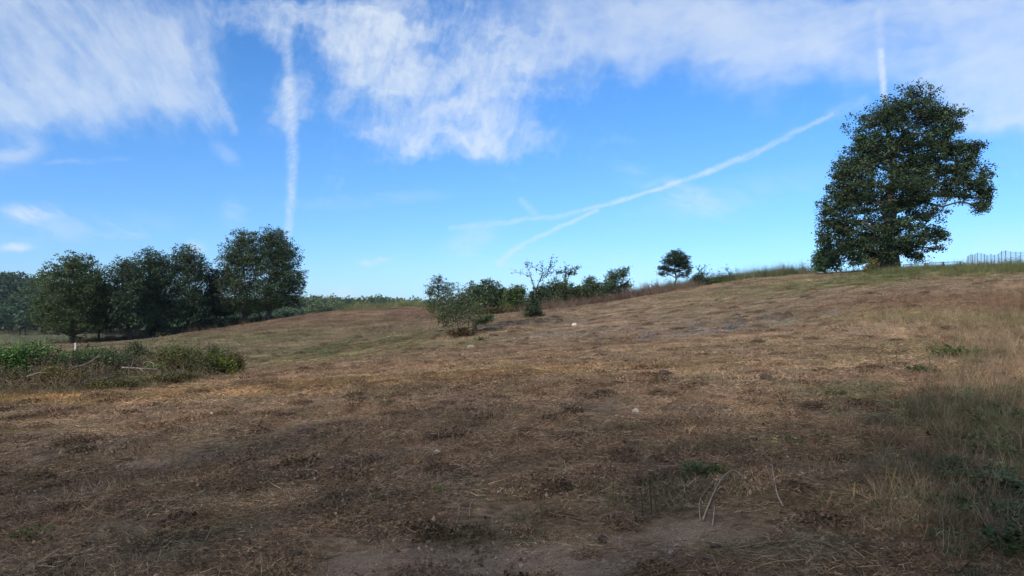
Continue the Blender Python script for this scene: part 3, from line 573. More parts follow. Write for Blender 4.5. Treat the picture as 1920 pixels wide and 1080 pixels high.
B('shrub', 'spindly shrub between the round-topped pine and rounded green shrub', 862, 92, [(860,545,8,16,.4),(868,560,12,18),(858,576,16,12)], 1300, .18, (1.1, 1.1, 1))
B('shrub', 'yellow-green leafy shrub in the middle of the hedgerow', 968, 91, [(965,545,14,12),(960,560,22,18),(980,570,22,14),(955,575,20,10)], 4500, .2, (1.25, 1.35, .9))
B('shrub', 'dense dark shrub below the bare spreading branches', 1030, 93, [(1015,548,22,16),(1042,538,20,18),(1035,560,34,20),(1010,570,22,12)], 8000, .2, (.9, 1.0, .9))
B('shrub', 'low green thicket beneath the vine-wrapped snag', 1072, 92, [(1062,545,18,18),(1085,552,20,14),(1070,566,30,14),(1098,562,20,14)], 6500, .2, (.95, .95, .8))
B('small_tree', 'airy small tree with thin scattered leaves near the snag', 1112, 91, [(1104,527,12,14,.7),(1118,535,16,14,.7),(1100,545,14,12),(1122,552,20,14),(1110,566,22,8)], 4200, .2, (1.05, 1.1, 1.1), clump=.5, shell=.2)
B('small_tree', 'airy small tree with ragged top at the upper hedgerow end', 1155, 90, [(1150,520,16,14,.7),(1168,512,12,14,.5),(1172,535,12,18,.6),(1145,538,20,16),(1160,552,20,10),(1140,560,14,8,.5)], 6000, .2, (.9, 1.05, 1.0), clump=.5, shell=.2)
B('shrub', 'dark upright juniper bush standing forward of the hedgerow', 998, 66, [(996,555,7,12,.5),(1003,568,11,12),(996,580,15,12),(1008,590,13,9),(990,593,14,8)], 3200, .14, (.8, .85, .8), clump=.34, shell=.3)
B('shrub', 'green leafy shrub joining the snag to the airy small trees', 1100, 93, [(1095,545,20,12),(1112,552,20,14),(1130,550,18,12)], 4500, .2, (1.1, 1.15, .8))
B('shrub', 'green shrub between the juniper bush and the rounded green shrub', 950, 93, [(942,552,16,14),(955,560,16,14),(975,548,14,14)], 4200, .2, (1.0, 1.15, .85))
B('shrub', 'reddish-brown thicket under the airy small trees', 1140, 89, [(1085,577,26,8),(1120,571,26,10),(1150,566,26,10),(1175,560,18,9)], 3200, .18, (1.5, 1.05, .9), shell=.3)
B('shrub', 'reddish-brown thicket below the large rounded shrub', 945, 89, [(900,585,20,6),(930,582,22,8),(955,583,20,8),(1030,582,24,6)], 2400, .18, (1.6, 1.0, .85), shell=.3)
B('shrub', 'dark low bush leaning beside the lone pine', 1303, 86, [(1302,528,10,12),(1312,518,10,10,.6),(1322,530,12,8)], 1500, .18, (.85, .9, .8))
B('shrub', 'green bush around the leaning branch near the lone pine', 1345, 86, [(1335,527,12,8),(1352,524,14,8),(1365,520,10,9,.6)], 1500, .18, (1.1, 1.1, .85))
def scrag(name, label, d, trunk, limbs, leafpts, tint, r=.07, group=None, leaf=.2, cat='tree', bark=(.8, .8, .85), per=10, sp=.22):
    """a half-bare woody plant: stems drawn limb by limb, leaves strung along them"""
    k = d / F; bx = trunk[0][0]; x0 = (bx - 960) * k; z0 = h1(x0, d); root = empty(name, (x0, d, z0), label, cat, group)
    def w(p, j=0): return np.array([(p[0] - 960) * k - x0, j, CZ + (HOR - p[1]) * k - z0])
    tb = MB(); lb = MB(); cb = MB(); tp = np.array([w(p) for p in trunk]); tp[0, 2] = -.1
    tb.tube(tp, np.linspace(r, r * .5, len(tp)), 6, bark); 
    for li in limbs:
        y = rng.normal() * .5; lp = np.array([w(p, y * i / (len(li) - 1) * 1.5) for i, p in enumerate(li)]); m_ = np.linspace(0, 1, 4 * len(lp)); 
        q_ = np.stack([np.interp(m_, np.linspace(0, 1, len(lp)), lp[:, a]) for a in range(3)], 1) + rng.normal(scale=.03, size=(len(m_), 3))
        lb.tube(q_, np.linspace(r * .45, r * .16, len(q_)), 4, bark, cap=False)
        for t in range(2, len(q_)):
            if rng.random() < leafpts:
                pc = q_[t] + rng.normal(size=(per, 3)) * sp; leaf_quads(cb, pc, leaf, np.exp(rng.normal(scale=.3, size=(per, 1))) * np.array(tint), flat=.2)
            if rng.random() < .5: 
                dv = rng.normal(size=3) * .35; dv[2] = abs(dv[2]) + .1; lb.tube([q_[t], q_[t] + dv * .5, q_[t] + dv], [r * .15, r * .12, r * .08], 3, bark, cap=False)
                if rng.random() < leafpts: leaf_quads(cb, (q_[t] + dv) + rng.normal(size=(5, 3)) * .08, leaf * .8, np.ones((5, 1)) * np.array(tint), flat=.2)
    tb.build('trunk', M['bark'], root); lb.build('branches', M['bark'], root); cb.build('crown', M['leaf'], root); return root
scrag('small_tree', 'half-bare small tree with long spreading vine-hung branches above the hedgerow', 92, [(1006,585),(1004,560),(1008,535),(1018,512)],
      [[(1008,535),(1018,512),(1032,500),(1046,489)],[(1018,512),(1016,500),(1012,492)],[(1006,548),(990,505),(988,490)],[(1004,550),(995,520),(978,510),(958,511)],[(1012,525),(1028,510),(1032,495),(1034,482)],[(1018,512),(1005,503),(992,495)],[(1010,530),(1026,516),(1040,508)]], .5, (.85, .85, .85), r=.09, bark=(.4, .4, .4), group='hedgerow bushes on the crest', leaf=.24, per=7, sp=.16)
scrag('dead_tree', 'leaning vine-wrapped snag with one-sided twigs above the hedgerow', 93, [(1056,580),(1057,555),(1059,530),(1061,504)],
      [[(1057,570),(1058,545),(1060,520),(1061,502)],[(1057,560),(1059,535),(1062,510)],[(1061,518),(1072,506),(1084,502)],[(1060,515),(1072,511),(1078,514)],[(1059,520),(1050,508),(1044,513)]], .95, (.95, 1.0, .8), group='hedgerow bushes on the crest', leaf=.24, per=12, sp=.18)
scrag('sapling', 'thin crooked sapling with curled tip beside the lone pine', 87, [(1319,545),(1317,525),(1315,512),(1316,500)], [[(1317,525),(1314,508),(1322,499)],[(1318,520),(1326,512),(1332,511)],[(1316,518),(1308,508),(1302,506)]], .6, (.8, .9, .9), r=.05, group='saplings on the crest', per=5, sp=.14)
scrag('sapling', 'bent sapling with a thin branch arching over to its neighbour', 86, [(1369,530),(1368,518),(1366,508)], [[(1367,512),(1350,513),(1334,515)],[(1367,512),(1363,505),(1368,502)],[(1368,516),(1373,508)]], .5, (.8, .9, .9), r=.05, group='saplings on the crest', per=5, sp=.14)
# scrub in the hollow, nearer than the hedgerow
scrag('small_tree', 'scrubby small tree with two pale stems in front of the hedgerow', 46, [(834,628),(832,612),(828,592)],
      [[(832,612),(824,585),(820,562)],[(832,605),(840,580),(842,556)],[(830,600),(812,580),(803,570)],[(836,622),(838,600),(832,575)]], .75, (1.15, 1.05, .85), r=.045, leaf=.13, per=44, sp=.28, bark=(2.0, 1.8, 1.6))
scrag('small_tree', 'thin grey small tree forking low above the brown brush', 45, [(862,622),(858,607),(853,592)],
      [[(858,607),(846,592),(838,580)],[(855,600),(856,575),(850,556)],[(857,603),(872,585),(884,568)],[(858,607),(868,595),(880,590)],[(854,598),(862,570),(872,552)],[(853,592),(845,570),(860,560)]], .75, (.95, .95, .95), r=.04, leaf=.11, per=44, sp=.30)
scrag('small_tree', 'slender yellowish sapling arching over the stump', 47, [(878,622),(879,600),(884,585)],
      [[(879,600),(888,580),(905,570)],[(880,605),(890,590),(898,575)],[(884,585),(888,570),(884,558)]], .7, (1.4, 1.3, .95), r=.03, leaf=.12, per=34, sp=.28)
plant('brush_heap', 'dark brown thorny brush round the foot of the grey forked tree', 'brush', 862, 44.5, [(850,624,14,7),(868,622,16,8),(882,626,10,5)], 2200, .10, (1.7, .85, .95), clump=.22, trunk_r=.02, twig=.010, shell=.2)
plant('shrub', 'low grey-green shrub behind the broken stump', 'shrub', 905, 50, [(905,600,12,8),(918,596,9,7),(898,604,8,5)], 1500, .11, (1.0, 1.1, .9), clump=.22, trunk_r=.02, twig=.010)
mbs = MB()
for i in range(5):
    a_ = rng.normal(size=2) * .08; mbs.tube([(a_[0], a_[1], -.1), (a_[0] * 1.2, a_[1] * 1.2, .5 + rng.random() * .25), (a_[0] * 1.3 + .02, a_[1], .75 + rng.random() * .35)], [.09, .08, .02], 6, (.8, .7, .6))
p = at(893, 49); st = mbs.build('broken_stump', M['bark'], None, p); tag(st, 'splintered upright tree stump in the hollow before the hedgerow', 'stump')

# brush pile at the left
BG = 'bushes of the brush pile'
def Q(label, base, d, lobes, n, leaf, tint, **k):
    k.setdefault('clump', .22); lobes = [(a, b - c_ * .12, w, c_ * 1.2) for a, b, w, c_ in lobes]; return plant('bush', label, 'bush', base, d, lobes, n, leaf, tint, BG, trunk_r=.025, twig=.010, **k)
Q('bright green leafy bush at the near end of the brush pile', 45, 21, [(20,672,36,24),(60,668,34,22),(0,690,40,28),(45,698,44,24),(15,715,40,16),(-40,690,50,36)], 15000, .07, (1.15, 1.65, .8), var=.7)
Q('dark bramble mound spilling over the logs', 185, 23, [(150,680,30,14),(190,672,34,14),(225,680,30,14),(170,695,44,14),(215,698,40,12)], 9000, .06, (.95, 1.15, .9), var=.7)
Q('light green vine patch behind the bramble mound', 150, 26, [(140,668,24,8),(175,663,24,7),(120,676,16,8)], 3500, .065, (1.4, 1.9, 1.0))
Q('tall dark weed clump rising behind the logs', 257, 25, [(255,652,10,10),(250,664,16,10),(272,664,12,8)], 2600, .06, (1.1, 1.1, .8))
Q('large brown-green twiggy bush in the middle of the pile', 335, 24, [(330,660,30,12),(355,664,26,12),(310,674,26,14),(345,682,44,16),(320,695,40,14),(370,690,30,16)], 11000, .055, (1.75, 1.45, .95), var=.5)
Q('yellow-green goldenrod clump at the far end of the pile', 395, 25, [(380,690,22,14),(405,682,22,16),(425,690,22,12),(395,700,36,10)], 6000, .06, (2.0, 1.8, .7), var=.5)
Q('dark seedy weed clump with upright tops beyond the goldenrod', 403, 26.5, [(403,662,12,12),(412,672,16,12),(395,675,12,10)], 3000, .055, (1.2, 1.1, .8))
Q('dry brown bush ending the brush pile', 442, 25.5, [(440,675,14,12),(448,686,10,10),(432,684,12,10)], 3000, .055, (1.8, 1.15, .9))
Q('green vine tangle under the bright fallen branch', 255, 22.5, [(240,705,24,10),(275,708,24,8),(290,692,16,8)], 3600, .055, (1.5, 1.5, .8))
Q('brown dead bramble in front of the bright green bush', 105, 19.5, [(100,705,26,14),(130,712,26,12),(80,722,30,10),(110,725,30,8)], 5500, .05, (2.2, 1.35, 1.0), var=.5)
Q('dark matted brush along the foot of the pile', 200, 20.8, [(170,722,30,7),(220,718,32,8),(270,716,30,7),(150,714,24,8),(320,708,30,8)], 5000, .05, (1.2, .95, .8), var=.5)
Q('dark matted brambles at the near foot of the pile', 60, 18.9, [(20,735,30,7),(70,732,34,8),(110,730,26,8)], 5000, .05, (1.1, .95, .8), var=.6)
Q('brown dead brambles at the near foot below the dark log', 180, 18.9, [(150,728,30,8),(190,725,30,9),(235,722,26,7)], 5000, .05, (1.6, 1.1, .85), var=.6)
Q('olive brown brambles at the near foot below the pale branch', 290, 19.5, [(265,716,26,7),(310,712,30,7),(350,706,26,6)], 2600, .045, (1.7, 1.15, .85), var=.6)
def log(name, label, pts, r, d, m='pale_wood', c=(1, 1, 1), group=None, lift=0., forks=(), cat=None):
    k = d / F; P_ = []
    for i, (px, py, dd) in enumerate(pts): x, y, z = wp(px, py, d + dd); P_.append((x, y, z))
    P_ = np.array(P_); gmin = min(p[2] - h1(p[0], p[1]) for p in P_); base = P_[0].copy(); 
    mb = MB(); t = np.linspace(0, 1, len(P_) * 3); q_ = np.stack([np.interp(t, np.linspace(0, 1, len(P_)), P_[:, a]) for a in range(3)], 1); q_[1:-1] += rng.normal(scale=r * .25, size=(len(q_) - 2, 3))
    mb.tube(q_ - base, np.linspace(r, r * .55, len(q_)), 7, c)
    for f_ in forks:
        a0 = q_[int(f_[0] * (len(q_) - 1))] - base; dv = np.array(f_[1:4]); mb.tube([a0, a0 + dv * .5 + rng.normal(size=3) * .02, a0 + dv], [r * .5, r * .35, r * .15], 5, c)
    o = mb.build(name, M[m], None, base, smooth=True); return tag(o, label, cat or name.split('_')[-1], group)
LGg = 'fallen branches of the brush pile'
log('fallen_branch', 'pale bleached branch lying level across the pile', [(228,689,0),(262,691,.2),(295,692,.3)], .026, 21.6, group=LGg, forks=[(.5, .3, .1, -.25), (.7, .2, 0, .2), (.3, .15, -.1, .3)], cat='branch')
log('fallen_branch', 'short pale branch low in front of the brown bush', [(268,708,0),(290,704,.2),(322,698,.5)], .022, 20.6, group=LGg, forks=[(.6, .2, 0, .1)], cat='branch')
log('fallen_branch', 'curled white branch arching out of the pile', [(268,684,0),(270,679,0),(280,678,.1),(289,682,.1),(288,692,.1)], .012, 21.5, group=LGg, cat='branch')
log('log', 'grey weathered log slanting up through the bramble mound', [(130,692,0),(160,684,.2),(178,674,.4),(188,665,.6)], .04, 21.4, 'bark', (1.5, 1.5, 1.5), 'logs in the brush pile', forks=[(.8, .25, .1, .12)])
log('log', 'grey log along the back of the pile beside the tall weeds', [(212,668,0),(240,666,.3),(275,672,.4)], .045, 23.8, 'bark', (1.5, 1.5, 1.5), 'logs in the brush pile', forks=[(.5, .3, 0, .2), (.9, .3, .1, -.1)])
log('log', 'dark log lying low along the foot of the pile', [(128,712,0),(170,714,.2),(212,712,.4)], .07, 19.9, 'bark', (1.2, 1.1, 1.1), 'logs in the brush pile', forks=[(.3, .1, -.1, .2), (.8, .3, 0, .1)])
log('log', 'dark curved log end under the twiggy bush', [(310,704,0),(335,696,.2),(352,700,.3)], .06, 20.9, 'bark', (1.0, .9, .9), 'logs in the brush pile')
log('fallen_branch', 'thin pale branch reaching out toward the green bush', [(50,706,0),(72,699,.1),(90,699,.2)], .014, 19.0, group=LGg, cat='branch')
log('fallen_branch', 'thin upright dead stem standing in the brush pile', [(131,724,0),(132,712,0),(131,702,0)], .010, 19.2, group=LGg, cat='branch')
log('fallen_branch', 'long thin dead branch trailing from the dark log', [(210,712,0),(245,706,.3),(300,706,.4),(345,694,.5)], .016, 20.4, group=LGg, forks=[(.5, .3, 0, .2), (.2, .3, 0, .15)], m='bark', c=(2., 1.8, 1.6), cat='branch')
# brown twig tangles in the pile
for i, (px, py, d, lb) in enumerate([(165, 680, 22.3, 'tangle of grey twigs on top of the bramble mound'), (230, 676, 23.2, 'tangle of bare twigs between the mound and the dark weeds'), (320, 668, 23.6, 'tangle of bare twigs over the large twiggy bush'), (60, 720, 18.6, 'tangle of brown twigs before the bright green bush'), (200, 706, 20.2, 'tangle of dead twigs along the dark log'), (290, 690, 21.5, 'tangle of brown dead twigs beside the curled white branch'), (120, 716, 18.9, 'tangle of grey dead twigs in front of the dark log'), (350, 706, 20.8, 'tangle of dark twigs under the goldenrod clump')]):
    mb = MB(); x, y, z = wp(px, py, d); zz = h1(x, y)
    for j in range(110):
        s0 = np.array([rng.normal() * .6, rng.normal() * .3, rng.uniform(0, .25) + (max(0, CZ + (HOR - py) * d / F - zz - .35))]); dv = unit(1)[0] * np.array([1, .6, .6]); dv[2] = abs(dv[2]); L = rng.uniform(.25, .8)
        mb.tube(smoothpath(s0, s0 + dv * L, 4, .1, .06), np.linspace(.007, .0025, 4), 3, rng.uniform(.3, .95) * np.array([1, .95, .95]), cap=False)
    o = mb.build('twig_tangle', M['dry_stem'], None, (x, y, zz)); tag(o, lb, 'twigs', 'dead twigs in the brush pile', 'stuff')
# the white stake beyond the pile
mb = MB(); p = at(142, 40); mb.tube([(0, 0, -.1), (.01, 0, .45), (-.02, 0, .7), (-.015, 0, .86)], .045, 8); mb.tube([(-.015, 0, .86), (-.03, 0, .93)], [.05, .035], 8)
topz = CZ + (HOR - 643) * 40 / F - p.z
o = mb.build('fence_stake', M['white'], None, p); o.scale = (1, 1, topz / .93); tag(o, 'white weathered stake standing beyond the brush pile', 'stake')

# ---------------------------------------------------------------- gate and wire fence on the crest at the right
def pipe(mb, a, b, r, s=6, c=(1, 1, 1)): mb.tube([a, b], r, s, c)
FPOSTS = [(1813.5,480),(1816.5,478),(1820.5,475.7),(1823.5,477),(1828,475.7),(1832.8,473.5),(1839.5,474.3),(1845.6,475.7),(1850.7,478),(1858,475.7),(1864.3,478),(1871.6,476),(1878,470.6),(1885.7,469.2),(1895.2,471.4),(1904.7,472),(1914,472),(1926,471),(1940,470),(1956,469),(1975,468)]
dep = np.interp([p[0] for p in FPOSTS], [1802, 1812, 1820, 1850, 1885, 1975], [118, 104, 92, 80, 70, 60])
A0 = Vector(at(FPOSTS[0][0], dep[0])); fence = empty('wire_fence', A0, 'wire mesh fence on thin metal posts along the crest', 'fence'); tops = []
for i, ((px, ty_), d) in enumerate(zip(FPOSTS, dep)):
    g0 = at(px, d); zt = CZ + (HOR - ty_) * d / F; mb = MB(); L = zt - g0.z; mb.tube([(0, 0, -.3), (rng.normal() * .02, 0, L)], .022, 5)
    mb.box((-.03, -.006, -.2), (.03, .006, L * .97)); mb.build('post', M['metal'], fence, g0 - A0); tops.append((g0, L))
mb = MB()
for i in range(len(tops) - 1):
    (g0, L0), (g1, L1) = tops[i], tops[i + 1]; a0 = np.array(g0 - A0); b0_ = np.array(g1 - A0)
    for f_ in (.12, .28, .42, .56, .70, .85, .97):
        pa = a0 + [0, 0, L0 * f_]; pb = b0_ + [0, 0, L1 * f_]; mb.tube(np.array([pa, (pa + pb) / 2 - [0, 0, .02], pb]), .010, 3, cap=False)
    for f_ in np.linspace(0, 1, 7)[1:-1]: pa = a0 * (1 - f_) + b0_ * f_; Lm = L0 * (1 - f_) + L1 * f_; mb.tube(np.array([pa + [0, 0, .1], pa + [0, 0, Lm * .97]]), .007, 3, cap=False)
mb.build('wire_mesh', M['wire'], fence)
def gate(label, x0, y0, x1, y1, d0, d1, low):
    a_ = np.array(wp(x0, y0, d0)); b_ = np.array(wp(x1, y1, d1)); root = empty('pipe_gate', a_, label, 'gate', 'pipe gates on the crest'); mb = MB(); b_ = b_ - a_; z = np.array([0, 0, -1.]) * low
    nr = 4
    for i in range(nr): o = MB(); pipe(o, z * i / (nr - 1), b_ + z * i / (nr - 1), .035); o.build('rail', M['metal'], root)
    for t in (0, 1): o = MB(); pipe(o, b_ * t + [0, 0, .02], b_ * t + z * 1.1, .04); o.build('upright', M['metal'], root)
    return root
gate('long pipe gate between the big oak and the thick post', 1694, 496.5, 1733, 494, 86, 86, 1.1)
gate('pipe gate between the two thick posts on the crest', 1738, 493.5, 1767, 492, 86, 87, 1.1)
gate('round-cornered pipe gate next to the wire fence', 1770, 492, 1799, 490.5, 87, 92, 1.1)
for px, ty_, lb in ((1735.4, 492.5, 'thick dark gate post nearer the big oak'), (1768.4, 491, 'thick dark gate post nearer the wire fence'), (1801.5, 490, 'gate post at the corner of the wire fence')):
    mb = MB(); g0 = at(px, 87); mb.tube([(0, 0, -.2), (0, 0, CZ + (HOR - ty_) * 87 / F - g0.z)], .08, 8); o = mb.build('gate_post', M['metal'], None, g0); tag(o, lb, 'post', 'gate posts on the crest')
for px, ty_, d, lb in ((1478, 497, 83, 'thin taller stake on the crest left of the oak'), (1503.5, 501, 83, 'thin shorter stake on the crest near the oak'), (1222, 526, 90, 'thin stake standing in dead grass below the lone pine'), (1386, 513, 85, 'thin stake in tall grass past the bent sapling')):
    mb = MB(); g0 = at(px, d); mb.tube([(0, 0, -.2), (.01, 0, CZ + (HOR - ty_) * d / F - g0.z)], .03, 5); o = mb.build('fence_stake', M['metal'], None, g0); tag(o, lb, 'stake', 'thin stakes on the crest')

# ---------------------------------------------------------------- far woods
def forest(name, label, n, region, leaf, mean, tints_):
    mb = MB(); got = 0; pts = []
    while got < n:
        x = rng.uniform(region[0], region[1]); y = rng.uniform(region[2], region[3]); hh_ = float(hills_h(np.array(x), np.array(y)))
        if hh_ < region[4] : continue
        pts.append((x, y)); got += 1
    pts = np.array(pts); z = H(pts[:, 0], pts[:, 1], False)
    for (x, y), zz in zip(pts, z):
        r = rng.uniform(.75, 1.3) * mean; hgt = r * rng.uniform(1.5, 2.0); m_ = 150; u = unit(m_); u[:, 2] = np.abs(u[:, 2]) * 1.1 - .25
        lump = 1 + .3 * np.sin(u[:, 0] * 4 + x) * np.cos(u[:, 1] * 5 + y) + .15 * np.sin(u[:, 2] * 9 + y); c = np.stack([x + u[:, 0] * r * lump, y + u[:, 1] * r * lump, zz + hgt * .55 + u[:, 2] * hgt * .62 * lump], 1) + rng.normal(scale=r * .10, size=(m_, 3))
        t = np.array(tints_[rng.integers(len(tints_))]) * .8 * np.exp(rng.normal(scale=.28)); leaf_quads(mb, c, leaf * rng.uniform(.8, 1.2), t * np.exp(rng.normal(scale=.22, size=(m_, 1))), flat=.3, aspect=.9)
        mb.tube([(x, y, zz - .5), (x, y, zz + hgt * .8)], [r * .07, r * .03], 4, (.5, .4, .3), cap=False)
    o = mb.build(name, M['leaf'], None); return tag(o, label, 'forest', kind='stuff')
forest('far_forest', 'dark green forest covering the hill behind the tree row', 1700, (-520, -95, 262, 520, 1.6), 1.7, 4.6, [(.8, 1.0, .85), (.7, .95, .9), (1.0, 1.25, .9), (.6, .8, .8), (.8, 1.0, .8), (1.3, 1.5, .8)])
forest('far_woodland', 'autumn-tinged woodland on the distant hill beyond the field crest', 1500, (-420, 60, 520, 800, 4.0), 2.1, 6.0, [(1.4, 1.6, 1.0), (1.6, 1.6, .9), (1.1, 1.4, 1.0), (2.1, 1.6, 1.0), (1.2, 1.5, .9), (1.0, 1.2, .9)])

# ---------------------------------------------------------------- stones, clods, sticks and weeds in the field
def stone(name, label, px, py, w, hgt, m='rock', tint=(1, 1, 1), group=None, cat='stone', seed=0, sub=2):
    p = ground(px, py); bm = bmesh.new(); bmesh.ops.create_icosphere(bm, subdivisions=sub, radius=1)
    for v in bm.verts:
        n = v.co.copy(); f_ = 1 + .35 * mnoise.noise(n * 1.3 + Vector((seed, 0, 0))) + .15 * mnoise.noise(n * 3 + Vector((0, seed, 0))); v.co = Vector((max(-.8, min(.85, n.x)) * w * .5, max(-.8, min(.8, n.y)) * w * .38, max(-.7, min(.75, n.z)) * hgt)) * f_
    me = bpy.data.meshes.new(name); bm.to_mesh(me); bm.free(); a = me.color_attributes.new('tint', 'FLOAT_COLOR', 'POINT')
    a.data.foreach_set('color', np.tile([*tint, 1], len(me.vertices)).astype(np.float32)); me.materials.append(M[m])
    o = bpy.data.objects.new(name, me); COL.objects.link(o); o.location = p + Vector((0, 0, hgt * .25)); o.rotation_euler = (rng.normal() * .15, rng.normal() * .15, seed)
    return tag(o, label, cat, group)
SG = 'pale stones in the field'
stone('field_stone', 'bright cream boulder alone on the slope below the hedgerow', 1078, 611, .48, .20, tint=(1.35, 1.25, 1.15), group=SG, seed=1.2)
for i, (px, py, w, lb, tt) in enumerate([(884, 652, .42, 'flat pale stone near the foot of the scrubby trees', .72), (1077, 634, .14, 'tiny white stone below the cream boulder', 1.2), (1192, 774, .16, 'flat grey stone on the dark mulch in mid-slope', .9),
        (1080, 912, .06, 'small pinkish stone above the bare dirt', 1.1), (818, 849, .10, 'small pale chip beside the bare dirt streak', 1.1), (1258, 1038, .05, 'small stone on the bare dirt patch', .9), (1353, 620, .14, 'white stone in the grey straw on the slope', 1.2),
        (640, 990, .05, 'tiny chip in the brown mulch', 1.), (398, 776, .10, 'pale splinter stone on mown straw', 1.1), (935, 924, .045, 'tiny cream stone beside the cut twigs', 1.1)]):
    stone('field_stone', lb, px, py, w, w * .3, tint=(tt, tt * .93, tt * .88), group=SG, seed=i * 2.1 + .4)
for i, (px, py, w, lb) in enumerate([(80, 916, .22, 'dark earth clod alone in the mulch'), (1186, 838, .30, 'dark hollow-topped clod beside the green weeds'), (1250, 704, .45, 'dark clod of turned earth high on the slope'), (552, 1044, .17, 'dark clod at the edge of the bare dirt'), (1412, 830, .25, 'dark clod among chopped stalks'),
        (1440, 712, .4, 'dark brown clod where the straw turns to mulch'), (575, 812, .3, 'long dark clod beyond the bare dirt streak'), (1340, 1026, .10, 'small dark clod on the bare dirt'), (1130, 1012, .10, 'crumbled dark clod in the bare dirt'), (840, 996, .12, 'low reddish clod before the bare dirt')]):
    stone('earth_clod', lb, px, py, w, w * .2, 'clod', group='earth clods in the mulch', cat='clod', seed=i * 1.7)
def stick(label, pts, r, m='pale_wood', c=(.95, .84, .74), name='stick', stand=0):
    """pts are photo pixels on the ground with a height above it in metres"""
    P_ = []
    for (px, py, hgt) in pts:
        g0 = ground(px, py); P_.append((g0.x, g0.y, g0.z + hgt + r))
    P_ = np.array(P_); base = P_[0].copy(); t = np.linspace(0, 1, 4 * len(P_)); q_ = np.stack([np.interp(t, np.linspace(0, 1, len(P_)), P_[:, a]) for a in range(3)], 1)
    for _ in range(2): q_[1:-1] = (q_[:-2] + 2 * q_[1:-1] + q_[2:]) / 4
    mb = MB(); r *= .85; mb.tube(q_ - base, np.linspace(r, r * .5, len(q_)), 6, c); o = mb.build(name, M[m], None, base, smooth=True); return tag(o, label, 'stick', 'sticks lying in the mulch')
stick('long pale stick bent over at its upper end', [(1318, 978, 0), (1335, 938, .02), (1352, 908, .04), (1375, 893, .06), (1400, 905, .02)], .009)
stick('thin S-curved twig beside the long bent stick', [(1313, 978, 0), (1310, 945, .01), (1322, 928, .02), (1336, 915, .03), (1343, 890, .04)], .005)
stick('straight grey stick ending near the curved ones', [(1468, 952, 0), (1457, 935, .02), (1451, 905, .04), (1447, 882, .05)], .009)
stick('short stub of stick before the long bent stick', [(1336, 988, 0), (1340, 960, .04)], .006)
stick('thin pale stick curving down onto the bare dirt', [(852, 992, 0), (860, 970, .01), (862, 950, .03)], .005)
stick('curled tan twig standing on the dirt edge', [(880, 970, 0), (881, 955, .03), (890, 945, .05), (905, 940, .01)], .004)
stick('two-bend twig left of the bare dirt', [(690, 1018, 0), (712, 1000, .01), (714, 985, .03), (710, 975, .02)], .005)
stick('long thin pale stick lying across the mulch middle', [(965, 880, 0), (1010, 882, .02), (1060, 884, .02), (1100, 892, .01)], .005)
stick('second thin stick crossing the long one', [(985, 898, 0), (1005, 901, .02), (1025, 905, .01)], .005)
stick('forked pale twig above the small pinkish stone', [(1052, 902, 0), (1062, 888, .03), (1058, 872, .04), (1048, 870, .02)], .006)
stick('grey broken stick on the lower right mulch', [(1732, 908, .0), (1762, 878, .05), (1795, 850, .02)], .007)
stick('dark fallen twig at the bottom by the weeds', [(1798, 1075, 0), (1830, 1050, .02), (1870, 1022, .04)], .006, 'bark', (.7, .6, .5))
stick('long dry stalk across the mulch near the weeds', [(1740, 908, 0), (1775, 925, .03), (1800, 932, .01)], .005)
stick('pale straight splinter pointing uphill', [(385, 1015, 0), (397, 998, .02)], .006)
stick('tan splinter stick near the mulch bottom', [(1165, 1030, 0), (1160, 1010, .02), (1185, 1000, .01)], .004)
stick('thin tan stick half buried in dirt', [(995, 1045, 0), (975, 1028, .01)], .004)
stick('long tan stalk lying flat near the bottom', [(1380, 1030, 0), (1420, 1024, .01), (1475, 1022, .02)], .005, 'dry_stem', (1.6, 1.5, 1.2))
stick('curved stalk along the bottom edge', [(1400, 1074, 0), (1450, 1060, .02), (1540, 1056, .02)], .005, 'dry_stem', (1.7, 1.5, 1.1))
stick('weathered stick lying left of the dirt', [(730, 985, 0), (755, 958, .02), (762, 935, .02)], .004)
stick('slender reed lying in the leaf litter', [(1190, 885, 0), (1215, 860, .03), (1235, 855, .02)], .004)
